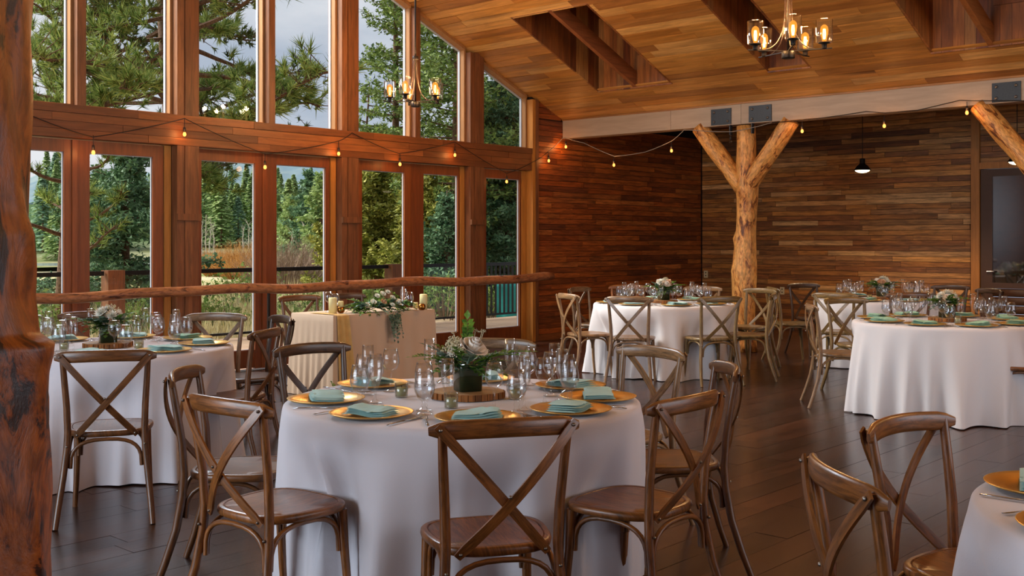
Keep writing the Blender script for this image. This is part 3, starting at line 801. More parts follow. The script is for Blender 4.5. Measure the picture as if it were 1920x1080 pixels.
def mk_fork():
    o = obj('dinner_fork', None)
    m = MB(); m.sweep([(0, -.10, .003), (0, -.06, .004), (0, .0, .006), (0, .035, .006)], [(-.005, 0), (0, .0012), (.005, 0), (0, -.0012)], scale=[1.3, 1.2, .6, .9]); m.build('handle', M_cutlery, o, True)
    m = MB(); m.sweep([(0, .033, .006), (0, .045, .004), (0, .058, .003)], [(-.011, 0), (0, .001), (.011, 0), (0, -.001)], scale=[.45, .95, 1]); m.build('neck', M_cutlery, o, True)
    m = MB()
    for i in range(4):
        x = -.0088+i*.0059; m.sweep([(x, .056, .003), (x, .08, .003), (x*1.02, .10, .009)], [(-.0015, -.0007), (.0015, -.0007), (.0015, .0007), (-.0015, .0007)], scale=[1, 1, .5])
    m.build('tines', M_cutlery, o); return o
def mk_knife():
    o = obj('table_knife', None)
    m = MB(); m.sweep([(0, -.115, .003), (0, -.09, .004), (0, -.005, .004)], [(-.006, 0), (0, .0025), (.006, 0), (0, -.0025)], scale=[.8, 1, .8]); m.build('handle', M_cutlery, o, True)
    m = MB(); m.sweep([(0, -.006, .004), (.001, .03, .004), (.002, .09, .003), (0, .112, .003)], [(-.0095, 0), (0, .0008), (.0095, 0), (0, -.0008)], scale=[.6, 1, 1, .3]); m.build('blade', M_cutlery, o, True)
    return o
def mk_votive():
    o = obj('votive_candle', None)
    m = MB(); m.lathe([(0, .001), (.026, .001), (.028, .004), (.030, .062), (.028, .062), (.0265, .006), (0, .005)], 20); m.build('glass_cup', M_votive, o, True)
    m = MB(); m.lathe([(0, .006), (.020, .006), (.021, .04), (.019, .043), (0, .042)], 16); m.build('wax', M_wax, o, True)
    m = MB(); m.tube([(0, 0, .04), (.001, 0, .052)], .001, 5); m.build('wick', M_black, o)
    return o
TZ = .764
def setting(C, th, desc, far=False, seed=0, napk=None, full=True, r=.585):
    """th: bearing of the diner from the table centre, camera frame (0 = right, 90 = far side)"""
    rnd = random.Random(seed); a = math.radians(th); ol, od = math.cos(a), math.sin(a); wl, wd = -ol, -od; ul, ud = wd, -wl
    def at(u, v): return W(C[0]+ol*r+ul*u+wl*v, C[1]+od*r+ud*u+wd*v)
    wx, wy = wl*RX+wd*VX, wl*RY+wd*VY; base = math.atan2(-wx, wy)
    x, y = at(0, 0); place('charger', mk_charger, x, y, TZ, base, 'gold charger plate, ' + desc, 'plate', 'gold charger plates')
    k = seed % 3; nm = napk or ('g' if rnd.random() < .2 else 's')
    x, y = at(rnd.uniform(-.01, .01), rnd.uniform(-.01, .01))
    place('napkin%s%d' % (nm, k), mk_napkin(M_napkin if nm == 's' else M_napkinG, k), x, y, TZ+.006, base+rnd.uniform(-.25, .25), 'folded sage green napkin, ' + desc, 'napkin', 'folded sage napkins')
    x, y = at(-.195, -.01); place('fork', mk_fork, x, y, TZ, base+rnd.uniform(-.12, .12), 'steel dinner fork, ' + desc, 'fork', 'dinner forks')
    x, y = at(.19, -.02); place('knife', mk_knife, x, y, TZ, base+rnd.uniform(-.1, .1), 'steel table knife, ' + desc, 'knife', 'table knives')
    j = lambda: rnd.uniform(-.012, .012)
    x, y = at(.165+j(), .13+j()); place('goblet', mk_goblet, x, y, TZ, 0, 'water goblet, ' + desc, 'glass', 'water goblets')
    x, y = at(.085+j(), .205+j()); place('wine', mk_wine, x, y, TZ, 0, 'wine glass, ' + desc, 'glass', 'wine glasses')
    x, y = at(.215+j(), .20+j()); place('flute', mk_flute, x, y, TZ, 0, 'champagne flute, ' + desc, 'glass', 'champagne flutes')

# ------------------------------------------------------------------ flowers
def leaf(m, p, dr, nrm, l, w_):
    dr = dr.normalized(); sd = dr.cross(nrm).normalized(); up = sd.cross(dr)
    a = p; b = p+dr*l*.5+sd*w_+up*l*.08; c = p+dr*l*.5-sd*w_+up*l*.08; e = p+dr*l; mid = p+dr*l*.5+up*l*.02
    m.add([a, b, e, c, mid], [(0, 1, 4), (1, 2, 4), (2, 3, 4), (3, 0, 4)])
def sprig(parent, p0, dr, L_, mat, nleaf=9, ll=.035, lw=.011, droop=.4, name='leaf_sprig', rnd=random):
    dr = Vector(dr).normalized(); pts = [Vector(p0)]; v = dr.copy(); m = MB()
    for i in range(7):
        v = (v+Vector((0, 0, -droop/7))+Vector((rnd.uniform(-.06, .06), rnd.uniform(-.06, .06), rnd.uniform(-.03, .03)))).normalized(); pts.append(pts[-1]+v*L_/7)
    m.tube(pts, [.0022]*4+[.0014]*4, 4)
    for i in range(nleaf):
        t = .2+.8*i/nleaf; k = min(6, int(t*7)); p = pts[k].lerp(pts[k+1], t*7-k); ax = (pts[k+1]-pts[k]).normalized()
        sd = ax.cross(Vector((0, 0, 1)));
        if sd.length < .1: sd = Vector((1, 0, 0))
        sd.normalize(); up = sd.cross(ax)
        for s in (-1, 1):
            q = ax*.55+sd*s*rnd.uniform(.6, 1)+up*rnd.uniform(-.1, .5)
            leaf(m, p, q, up+sd*rnd.uniform(-.3, .3), ll*rnd.uniform(.75, 1.15)*(1.1-.4*t), lw*rnd.uniform(.8, 1.2)*(1.1-.4*t))
    leaf(m, pts[-1], v, Vector((0, 0, 1)), ll, lw)
    return m.build(name, mat, parent)
def rose(parent, c, r, mat, tilt=(0, 0, 1), name='rose', rnd=random):
    m = MB(); T = Vector(tilt).normalized().to_track_quat('Z', 'Y').to_matrix().to_4x4(); T.translation = Vector(c)
    for ly in range(5):
        np_ = 3+ly; R0 = r*(.16+.155*ly); hh = r*(1.25-.13*ly)
        for k in range(np_):
            a0 = 2*PI*k/np_+ly*.7; sp = 2*PI/np_*.75; vs = []; fs = []
            for i in range(5):
                for j in range(5):
                    u = (i/4-.5)*2*sp; t = j/4; rr_ = R0*(.35+.75*t**.7+(.22*t**3 if ly > 2 else 0)); z = -r*.5+hh*(t**.85)*(1-.10*abs(i-2)/2)-(.12*r*t**4 if ly > 2 else 0)
                    vs.append(T @ Vector((rr_*math.cos(a0+u), rr_*math.sin(a0+u), z)))
            for i in range(4):
                for j in range(4): q = i*5+j; fs.append((q, q+5, q+6, q+1))
            m.add(vs, fs)
    return m.build(name, mat, parent, True)
def mum(parent, c, r, mat, tilt=(0, 0, 1), name='chrysanthemum', rnd=random):
    m = MB(); T = Vector(tilt).normalized().to_track_quat('Z', 'Y').to_matrix().to_4x4(); T.translation = Vector(c)
    for ly in range(6):
        el = math.radians(5+15*ly)
        for k in range(14-ly*2):
            a = 2*PI*(k+.5*ly)/(14-ly*2)+rnd.uniform(-.1, .1); d = Vector((math.cos(a)*math.cos(el), math.sin(a)*math.cos(el), math.sin(el)))
            sd = Vector((-math.sin(a), math.cos(a), 0)); l = r*(1-.09*ly)*rnd.uniform(.88, 1.05); w_ = r*.13; up = sd.cross(d)
            ps = [Vector((0, 0, 0)), d*l*.6+sd*w_-up*0, d*l+Vector((0, 0, r*.12)), d*l*.6-sd*w_, d*l*.6-up*w_*.5]
            m.add([T @ p for p in ps], [(0, 1, 4), (1, 2, 4), (2, 3, 4), (3, 0, 4)])
    return m.build(name, mat, parent, True)
def filler(parent, c, r, mat, n=60, name='filler_bloom', rnd=random):
    m = MB()
    for i in range(n):
        d = Vector((rnd.gauss(0, 1), rnd.gauss(0, 1), abs(rnd.gauss(0, 1)))).normalized()*r*rnd.uniform(.5, 1); p = Vector(c)+d; s = r*.09
        m.add([p+Vector((s, 0, 0)), p+Vector((-s*.5, s*.87, 0)), p+Vector((-s*.5, -s*.87, 0)), p+Vector((0, 0, s)), p-Vector((0, 0, s))], [(0, 1, 3), (1, 2, 3), (2, 0, 3), (1, 0, 4), (2, 1, 4), (0, 2, 4)])
    return m.build(name, mat, parent, kind='stuff')
def centerpiece(lat, d, label, slab_label, seed, hero=False, h0=TZ):
    rnd = random.Random(seed); x, y = W(lat, d)
    sl = thing('wood_slab', slab_label, 'wood slice', (x, y, h0), rnd.uniform(0, 6), 'wood slices under the flowers')
    m = MB(); n = 64; vs = []; R0 = .148
    rad = [R0*(1+.05*math.sin(2*PI*k/n*2+seed)+.025*math.sin(2*PI*k/n*5)) for k in range(n)]
    m.add([(0, 0, .030)]+[(rad[k]*math.cos(2*PI*k/n), rad[k]*math.sin(2*PI*k/n), .030) for k in range(n)]+[(rad[k]*math.cos(2*PI*k/n), rad[k]*math.sin(2*PI*k/n), .001) for k in range(n)],
          [(0, 1+k, 1+(k+1) % n) for k in range(n)]+[(1+k, 1+n+k, 1+n+(k+1) % n, 1+(k+1) % n) for k in range(n)]); m.build('wood_disc', M_slabtop, sl)
    for k in range(n):
        if k % 2: continue
        a = 2*PI*(k+.5)/n; r = rad[k]+.003
        board('bark_piece', sl, M_barkslab, (r*math.cos(a), r*math.sin(a), .0155), (.006, .0265, .029-rnd.uniform(0, .003)), (0, 0, a))
    z = h0+.031; o = thing('floral_centerpiece', label, 'flowers', (x, y, z), AX+rnd.uniform(.1, .5), 'table centrepieces')
    m = MB(); m.sweep([(0, 0, .001), (0, 0, .10), (0, 0, .115), (0, 0, .116), (0, 0, .10)], [(.056*math.copysign(abs(math.cos(a))**.35, math.cos(a)), .056*math.copysign(abs(math.sin(a))**.35, math.sin(a))) for a in [2*PI*i/24 for i in range(24)]], up=Vector((0, 1, 0)), scale=[.94, 1, 1.02, .96, .93]); m.build('glass_vase', M_vase, o, True)
    T = Vector((0, 0, .11))
    for k in range(22 if hero else 24):
        a = rnd.uniform(0, 2*PI); e = rnd.uniform(.0, 1.0); l = rnd.uniform(.11, .18)
        sprig(o, T+Vector((math.cos(a)*.03, math.sin(a)*.03, 0)), (math.cos(a), math.sin(a), e), l, M_leaf if k % 3 else M_euc, 8, .040, .015, .5, rnd=rnd)
    for k in range(5 if hero else 4):
        a = [-.1, .15, 2.9, 3.3, -.35][k]+rnd.uniform(-.1, .1); sprig(o, T+Vector((math.cos(a)*.03, math.sin(a)*.03, .01)), (math.cos(a), math.sin(a), .45), [.26, .22, .22, .2, .2][k]*(1 if hero else .9), M_fern, 14, .030, .009, .5, 'fern_frond', rnd)
    if hero: sprig(o, T+Vector((.01, .02, .04)), (.05, .1, 1), .155, M_fern, 9, .045, .016, .05, 'tall_leaf_sprig', rnd)
    bl = [rose, mum]
    if hero:
        rose(o, T+Vector((.018, -.02, .08)), .066, M_rose, (.3, -.6, 1), rnd=rnd)
        for c, r in (((-.075, -.02, .06), .055), ((-.05, .03, .09), .04), ((.07, .0, .04), .035)): filler(o, T+Vector(c), r, M_seed, 110, rnd=rnd)
        filler(o, T+Vector((-.07, -.03, .045)), .045, M_bloom, 90, 'white_bloom', rnd)
        for k in range(5):
            a = rnd.uniform(0, 6.3); m = MB(); p = T+Vector((math.cos(a)*.05, math.sin(a)*.05, .08)); m.tube([p, p+Vector((math.cos(a)*.02, math.sin(a)*.02, .06))], .0012, 4); m.build('seed_stem', M_seed, o)
            filler(o, p+Vector((math.cos(a)*.02, math.sin(a)*.02, .06)), .018, M_seed, 24, 'seed_head', rnd)
    else:
        for k in range(5):
            a = k*1.26+seed; r_ = .055; c = T+Vector((math.cos(a)*r_, math.sin(a)*r_, .055+rnd.uniform(0, .03)))
            (mum if (k+seed) % 2 else rose)(o, c, .05, M_bloom if (k+seed) % 2 else (M_rosep if k % 3 == 0 else M_rose), (math.cos(a)*.8, math.sin(a)*.8, 1), rnd=rnd)
        mum(o, T+Vector((0, 0, .09)), .055, M_bloom, rnd=rnd); filler(o, T+Vector((.02, 0, .08)), .06, M_seed, 60, rnd=rnd)
    return o

# ------------------------------------------------------------------ the tables
T1, T2, TA, TB, TC, TD = (-.213, 4.70), (-2.593, 7.0), (1.66, 11.85), (3.68, 9.16), (4.31, 12.6), (1.94, 2.62)
N1, N2, NA, NB, NC, ND = 'foreground table', 'left table behind the log post', 'middle table before the forked column', 'large right-hand table', 'farthest table by the plank wall', 'cropped table in the lower right corner'
CHP = {}
def dn(C, lst): return [math.atan2(d-C[1], l-C[0])+AX for (l, d) in lst]
D1 = [(.0, 3.42), (-1.04, 3.85), (-1.45, 4.72), (-1.10, 5.86), (-.1, 6.15), (.75, 5.68), (.99, 4.9), (.66, 3.93)]
D2 = [(-2.1, 5.5), (-2.26, 8.3), (-1.53, 6.85), (-1.68, 8.0)]
DA = [(.56, 11.35), (.78, 12.9), (1.15, 10.75), (2.08, 10.75), (2.74, 11.3), (2.9, 12.55)]
DB = [(2.62, 9.55), (3.24, 10.55), (4.55, 8.35)]
DC = [(3.08, 12.9), (3.42, 11.5), (4.24, 11.5)]
DD = [(1.24, 3.45), (.8, 2.64)]
cloth(*T1, 'white floor-length cloth with teal napkins nearest the camera in the foreground', M_cloth, 11, dents=dn(T1, D1))
cloth(*T2, 'white floor-length cloth on the table partly behind the big log post', M_cloth, 22, dents=dn(T2, D2))
cloth(*TA, 'white floor-length cloth on the table before the forked log column', M_clothB, 33, dents=dn(TA, DA))
cloth(*TB, 'white pleated floor-length cloth on the large table at right', M_clothB, 44, folds=24, dents=dn(TB, DB))
cloth(*TC, 'white cloth on the farthest table by the plank wall and glazed door', M_clothB, 55, dents=dn(TC, DC))
cloth(*TD, 'white cloth on the table cropped by the lower right corner', M_cloth, 66, dents=dn(TD, DD))

PW = ['right', 'back right', 'back', 'back left', 'left', 'front left', 'front', 'front right']
def settings(C, nm, angs, seed, napk=None):
    for i, a in enumerate(angs):
        if a is None: continue
        setting(C, a, PW[i] + ' setting of the ' + nm, seed=seed*10+i, napk=napk)
settings(T1, N1, [-4, 34, 84, 139, 190, 235, 278, 320], 1, 's')
settings(T2, N2, [8, 52, 97, 142, 187, 232, 280, 322], 2)
settings(TA, NA, [5, 50, 95, 140, 185, 230, 275, 320], 3)
settings(TB, NB, [12, 57, 102, 147, 192, 232, 270, 312], 4, 'g')
settings(TC, NC, [10, 55, 100, 145, 190, 235, 280, 325], 5)
settings(TD, ND, [None, None, 98, 143, 188, None, None, None], 6, 's')
centerpiece(T1[0]+.02, T1[1]+.02, 'blush rose, cream filler and fern centrepiece in square green vase, foreground table', 'round bark-edged wood slice under the foreground vase', 3, True)
centerpiece(T2[0], T2[1]-.05, 'white chrysanthemum and peach rose centrepiece in green vase, left table', 'bark-edged wood slice under flowers, left table', 5)
centerpiece(TA[0], TA[1], 'white flower centrepiece on the middle table before the forked column', 'bark-edged wood slice under flowers, middle table', 6)
centerpiece(TB[0], TB[1], 'leafy pale rose centrepiece on the large right-hand table', 'bark-edged wood slice under flowers, large right-hand table', 8)
centerpiece(TC[0], TC[1], 'white flower centrepiece on the farthest table by the plank wall', 'bark-edged wood slice under flowers, farthest table', 10)
def votive(C, dl, dd, lab):
    x, y = W(C[0]+dl, C[1]+dd); place('votive', mk_votive, x, y, TZ, 0, lab, 'candle', 'votive candles')
votive(T1, -.27, .03, 'frosted votive candle left of the vase, foreground table')
votive(T1, .225, -.03, 'frosted votive candle right of the vase, foreground table')
votive(T1, -.035, -.28, 'low clear votive candle in front of the wood slice, foreground table')
votive(T2, .25, -.2, 'votive candle right of the vase, left table'); votive(T2, -.2, -.25, 'votive candle left of the vase, left table')
votive(TA, -.2, -.12, 'votive candle left of the vase, middle table'); votive(TB, .0, -.22, 'votive candle before the vase, large right-hand table'); votive(TC, -.2, -.15, 'votive candle left of the vase, farthest table')

G1, G2, GA, GB_, GC, GD = ('chairs around the '+n for n in (N1, N2, NA, NB, NC, ND))
chair(0, 3.40, (-.26, .96), 'brown cross-back chair nearest the camera, back turned, foreground table', G1, 'brown', 953)
chair(-1.04, 3.85, (.62, .78), 'cross-back chair at front left of foreground table, glossy seat, behind log post side', G1, 'brown')
chair(-1.45, 4.72, (1, .02), 'cross-back chair left of foreground table, half hidden by the front left chair', G1, 'dark')
chair(-1.10, 5.86, (.70, -.72), 'cross-back chair at back left of foreground table, rail facing the camera', G1, 'umber')
chair(0, 6.15, (-.12, -1), 'cross-back chair behind the foreground flowers', G1, 'grey', 925)
chair(.75, 5.68, (-.78, -.62), 'light brown cross-back chair at back right of foreground table', G1, 'tan')
chair(.99, 4.90, (-1, -.03), 'cross-back chair right of foreground table, seen edge-on', G1, 'dark')
chair(.66, 3.93, (-.76, .65), 'dark brown cross-back chair at front right of foreground table', G1, 'brown')
chair(0, 5.50, (-.26, .96), 'brown cross-back chair next to the log post, back turned, left table', G2, 'dark', 197)
chair(0, 8.3, (-.1, -1), 'grey-brown cross-back chair at the back right of the left table, before the window', G2, 'grey', 408)
chair(-1.53, 6.85, (-1, .18), 'cross-back chair at right of left table with bright glossy seat', G2, 'dark')
chair(-1.68, 8.0, (-.85, -.5), 'cross-back chair between left table and the head table', G2, 'umber')
chair(0, 8.5, (.35, -1), 'cross-back chair behind the white flowers of the left table', G2, 'dark', 172)
chair(.56, 11.35, (.88, .40), 'pale cross-back chair at the left of the middle table', GA, 'tan')
chair(.78, 12.9, (.80, -.55), 'cross-back chair behind the pale one at left of the middle table', GA, 'grey')
chair(0, 10.75, (.28, .96), 'cross-back chair at front left of the middle table, back turned', GA, 'grey', 1178)
chair(0, 10.75, (-.28, .96), 'cross-back chair at front right of the middle table, back turned', GA, 'olive', 1353)
chair(1.44, 13.5, (.1, -1), 'cross-back chair at the far left side of the middle table', GA, 'brown')
chair(2.32, 13.1, (-.55, -1), 'pale cross-back chair at the far right side of the middle table', GA, 'tan')
chair(2.90, 12.55, (-.80, -.60), 'cross-back chair immediately right of the forked column, greenish', GA, 'olive')
chair(2.74, 11.3, (-.95, .28), 'cross-back chair at right of the middle table, dark rail seen obliquely', GA, 'olive')
chair(3.08, 12.9, (.98, .05), 'cross-back chair at left of the farthest table, facing right', GC, 'olive')
chair(3.75, 14.0, (.35, -1), 'dark cross-back chair at the back left of the farthest table', GC, 'umber')
chair(0, 11.5, (.55, .9), 'cross-back chair at front left of the farthest table, behind a nearer chair', GC, 'olive', 1563)
chair(0, 11.5, (.06, 1), 'dark cross-back chair at the front of farthest table, behind right-hand table', GC, 'dark', 1708)
chair(0, 13.5, (-.8, -.75), 'dark cross-back chair before the trim board left of the glazed door', GC, 'umber', 1784)
chair(0, 12.5, (-1, -.2), 'dark cross-back chair in front of the glazed brown door', GC, 'umber', 1859)
chair(2.62, 9.55, (.98, -.12), 'cross-back chair at the left of the large right-hand table, seen side-on', GB_, 'tan')
chair(0, 10.55, (.30, -1), 'cross-back chair at the back left of the large right-hand table', GB_, 'olive', 1583)
chair(4.27, 8.36, (-.8, .55), 'cross-back chair cut off by right edge, seat before the large right-hand table', GB_, 'brown')
chair(1.24, 3.45, (.62, -.78), 'brown cross-back chair facing the lower right corner table, seat visible', GD, 'brown')
chair(.79, 2.68, (1, .07), 'brown cross-back chair cut by the bottom edge beside the corner table', GD, 'brown')
GH = 'chairs behind the head table'
chair(0, 11.0, (.68, -.72), 'cross-back chair behind the head table at its left end, before the window', GH, 'dark', 559)
chair(0, 11.35, (.70, -.70), 'cross-back chair behind the garland of the head table', GH, 'umber', 646)

# head table -----------------------------------------------------------
HX0, HX1, HY0, HY1 = 1.74, 2.36, 6.2, 7.46
m = MB(); n1 = 40
def hloop(off, z, amp, ph):
    pts = []; per = []
    cs = [(HX1, HY0), (HX1, HY1), (HX0, HY1), (HX0, HY0)]
    for i in range(4):
        a, c = cs[i], cs[(i+1) % 4]; nr = ((1, 0), (0, 1), (-1, 0), (0, -1))[i]
        for k in range(n1):
            t = k/n1; e = math.sin(PI*t)**.4; o = off + amp*math.sin(k*1.1+ph+i)*e + amp*.6*math.sin(k*.43+i)*e
            cx_ = off*(1-2*t)*-1 if False else 0
            x = a[0]+(c[0]-a[0])*t+nr[0]*o; y = a[1]+(c[1]-a[1])*t+nr[1]*o
            # round the corners outwards
            if t == 0: pn = ((0, -1), (1, 0), (0, 1), (-1, 0))[i]; x += pn[0]*off; y += pn[1]*off
            pts.append((x, y, z))
    return pts
lv = [(0, .762, 0), (.006, .752, 0)] + [(.006+.03*t/12, .752-.748*t/12, .010*t/12) for t in range(1, 13)]
vs = [p for (o, z, am) in lv for p in hloop(o, z, am, 0)]; q = 4*n1; fs = [tuple(range(q))[::1]]
for i in range(len(lv)-1):
    for k in range(q): k2 = (k+1) % q; fs.append((i*q+k, (i+1)*q+k, (i+1)*q+k2, i*q+k2))
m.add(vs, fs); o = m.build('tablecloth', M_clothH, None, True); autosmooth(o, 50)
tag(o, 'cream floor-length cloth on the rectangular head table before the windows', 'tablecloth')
m = MB(); rws = []
for i in range(26):
    t = i/25; s = t*(.40+.74)
    if s < .40: p0 = (HX1-.40+s, .767)
    else: p0 = (HX1+.012+.045*(s-.4), .767-(s-.40)*.99)
    for k in range(9):
        u = k/8; y = HY0+.03+u*(.10+.10*t)+ .0; rws.append((p0[0]+(.012*math.sin(u*14)+.008)*t, y, p0[1]+(.001 if s < .4 else 0)))
m.add(rws, [(i*9+k, (i+1)*9+k, (i+1)*9+k+1, i*9+k+1) for i in range(25) for k in range(8)])
o = m.build('table_runner', plain('gauze_runner', 'cfa868', .9, noise=.15), None, True); tag(o, 'golden gauze runner hanging down the front left corner of the head table', 'table runner')
def garland(name, label, loc, rz, seed, big):
    rnd = random.Random(seed); g = thing(name, label, 'flowers', loc, rz)
    n = 84 if big else 26; w_ = .31 if big else .18
    for k in range(n):
        u = rnd.uniform(-1, 1); a = rnd.uniform(0, 2*PI)
        p = (rnd.uniform(-.05, .05), u*w_, .02+rnd.uniform(0, .06)); el = rnd.uniform(.0, .9)*(1-abs(u)*.5)
        mt = (M_leaf, M_fern, M_euc)[k % 3]
        sprig(g, p, (math.cos(a)*.8+.2, math.sin(a)+u*.9, el), rnd.uniform(.09, .18), mt, 8, .042 if mt is not M_euc else .034, .013 if mt is not M_euc else .019, .7, rnd=rnd)
    if big:
        for k in range(5): sprig(g, (.12, -.03+.03*k, .02), (.4, rnd.uniform(-.2, .2), -.6), rnd.uniform(.14, .30), M_euc, 8, .034, .018, 1.6, 'trailing_eucalyptus', rnd)
    else:
        for k in range(3): sprig(g, (0, -.1+.1*k, .05), (.2, rnd.uniform(-.6, .6), .8), .2, M_fern, 8, .03, .01, .3, 'fern_frond', rnd)
    fl = [(.08, -.04, .10, 'p'), (.05, .10, .13, 'w'), (.09, .14, .08, 'w'), (.06, -.15, .10, 'w'), (.0, .02, .17, 'w'), (.03, -.08, .15, 'm'), (.04, .2, .09, 'r'), (.1, .05, .06, 'm'), (.02, .06, .18, 'm'), (.05, -.22, .07, 'r')]
    for (x, y, z, k) in (fl if big else fl[:5]):
        s = 1 if big else .8
        if k == 'm': mum(g, (x, y*s, z), .036, M_bloom, (.6, y, .8), rnd=rnd)
        else: rose(g, (x, y*s, z), .032, {'p': M_rosep, 'w': M_bloom, 'r': M_rose}[k], (.7, y, .7), rnd=rnd)
    return g
garland('flower_garland', 'lush green and blush flower garland spilling over the head table front', (HX1-.10, 6.86, .765), 0, 4, True)
garland('floor_bouquet', 'bouquet of greenery and pale flowers on the floor at the head table foot', (HX1+.30, 6.12, .0), 0, 9, False)
def pillar(px, d, h, r, label, gold):
    x, y = P(px, d); o = thing('pillar_candle', label, 'candle', (x, y, .765), 0, 'candles on the head table'); z = 0
    if gold:
        m = MB(); m.lathe([(0, 0), (.02, .001), (.034, .015), (.038, .034), (.032, .056), (.022, .066), (0, .066)], 20); m.build('gold_holder', M_goldball, o, True); z = .06
    m = MB(); m.lathe([(0, z), (r, z), (r, z+h-.004), (r-.004, z+h), (0, z+h-.004)], 20); m.build('wax', M_waxg, o, True)
    m = MB(); m.tube([(0, 0, z+h-.004), (0, .001, z+h+.008)], .0012, 5); m.build('wick', M_black, o)
pillar(624, 10.05, .15, .038, 'tall cream pillar candle at the left end of the head table', False)
pillar(639, 10.1, .055, .026, 'short candle on a gold ball holder, left end of the head table', True)
pillar(794, 10.72, .15, .038, 'tall cream pillar candle at the right end of the head table', False)
pillar(779, 10.85, .06, .026, 'short plain candle beside the tall one, right end of head table', False)
pillar(791, 10.55, .004, .02, 'empty gold ball holder before the tall candle, right end of head table', True)
for k, (px, d, ky, mk, nm) in enumerate([(616, 10.25, 'wine', mk_wine, 'left'), (629, 10.35, 'goblet', mk_goblet, 'left'), (757, 10.75, 'wine', mk_wine, 'right'), (768, 10.65, 'goblet', mk_goblet, 'right')]):
    x, y = P(px, d); place(ky, mk, x, y, .765, 0, ('wine glass' if ky == 'wine' else 'water goblet') + ', %s end of the head table' % nm, 'glass', 'wine glasses' if ky == 'wine' else 'water goblets')
x, y = P(622, 10.3); 
# ------------------------------------------------------------------ chandeliers
def chandelier(x, y, zh, psi, label):
    c = thing('chandelier', label, 'chandelier', (x, y, zh), AX+math.radians(psi), 'five-light chandeliers'); RL, RA = .275, .335
    m = MB(); m.lathe([(0, -.005), (.05, -.005), (.052, .0), (.052, .045), (.046, .05), (0, .05)], 24); m.build('hub', M_bronze, c, True)
    top = ceil(y)-zh
    m = MB(); m.tube([(0, 0, .04), (0, 0, top)], .010, 10); m.build('down_rod', M_bronze, c, True)
    m = MB(); m.lathe([(0, .50), (.032, .50), (.034, .505), (.034, .535), (.03, .54), (0, .54)], 20); m.build('collar', M_bronze, c, True)
    m = MB(); m.lathe([(0, top-.03), (.05, top-.03), (.07, top-.005), (.07, top+.02)], 24); m.build('canopy', M_bronze, c, True)
    for k in range(5):
        a = 2*PI*k/5; ca, sa = math.cos(a), math.sin(a)
        m = MB(); m.sweep([(ca*.03, sa*.03, .052), (ca*RA, sa*RA, .052)], [(-.006, -.004), (.006, -.004), (.006, .004), (-.006, .004)]); m.build('arm', M_bronze, c)
        m = MB(); pth = []
        for i in range(13):
            t = i/12; r = .026+(.20-.026)*t**3.0; pth.append((ca*r, sa*r, .50-.445*(1-(1-t)**1.5)))
        m.tube(pth, .0045, 6, up=(-sa, ca, 0)); m.build('curved_rod', M_copper, c, True)
        lx, ly = ca*RL, sa*RL
        m = MB(); m.lathe([(0, .05), (.018, .05), (.020, .058), (.020, .085), (.026, .09), (.046, .094), (.046, .10), (0, .10)], 16, (lx, ly, 0)); m.build('lamp_cup', M_bronze, c, True)
        m = MB(); m.lathe([(.062, .101), (.063, .14), (.063, .275), (.0605, .275), (.0605, .104), (.03, .102)], 24, (lx, ly, 0)); m.build('glass_shade', M_glass, c, True)
        b = MB(); b.lathe([(.012, .10), (.016, .118), (.029, .165), (.032, .195), (.026, .222), (.012, .236), (0, .24)], 16, (lx, ly, 0)); bb_ = b.build('bulb', M_bulb, c, True)
        b = MB()
        for j in range(4):
            q = j*PI/2; b.tube([(lx+.006*math.cos(q), ly+.006*math.sin(q), .125), (lx+.011*math.cos(q), ly+.011*math.sin(q), .165), (lx+.007*math.cos(q), ly+.007*math.sin(q), .205)], .0028, 5)
        b.build('filament', M_fil, bb_, True)
        wp = Matrix.Translation((x, y, zh)) @ Matrix.Rotation(AX+math.radians(psi), 4, 'Z') @ Vector((lx, ly, .26))
        lamp('POINT', 'bulb_light', wp, 22, WARM, shadow_soft_size=.03)
    return c
chandelier(*W((1478-960)/F*8.5, 8.5), 2.88, -25, 'bronze five-light glass-shade chandelier near the camera under the plank ceiling')
chandelier(*W((779-960)/F*11.6, 11.6), 2.88, -36, 'bronze five-light glass-shade chandelier hanging before the gable windows')
chandelier(10.4, 7.8, 2.88, 10, 'bronze five-light glass-shade chandelier farther right outside the picture')

# pendants -------------------------------------------------------------
def pendant(x, y, z, label):
    p = thing('pendant_lamp', label, 'lamp', (x, y, z), 0, 'black pendant lamps')
    m = MB(); m.lathe([(.112, 0), (.108, .012), (.075, .06), (.045, .085), (.036, .10), (.036, .15), (.03, .165), (0, .167), (0, .155), (.03, .09), (.07, .05), (.104, .004)], 28); m.build('shade', M_black, p, True)
    m = MB(); m.tube([(0, 0, .16), (0, 0, 3.42-z)], .005, 6); m.build('cord', M_black, p)
    m = MB(); m.lathe([(0, -.034), (.05, -.028), (.085, -.012), (.10, .006), (0, .008)], 24); m.build('lit_face', M_shadein, p)
    lamp('SPOT', 'pendant_light', (x, y, z-.06), 90, (1, .72, .42), spot_size=2.6, spot_blend=.6, shadow_soft_size=.08)
pendant(*P(1617, 14.8), 2.40, 'black bell pendant lamp hanging behind the beam before the plank wall')
pendant(*P(1907, 13.5), 2.42, 'black pendant lamp behind the right forked log brace')

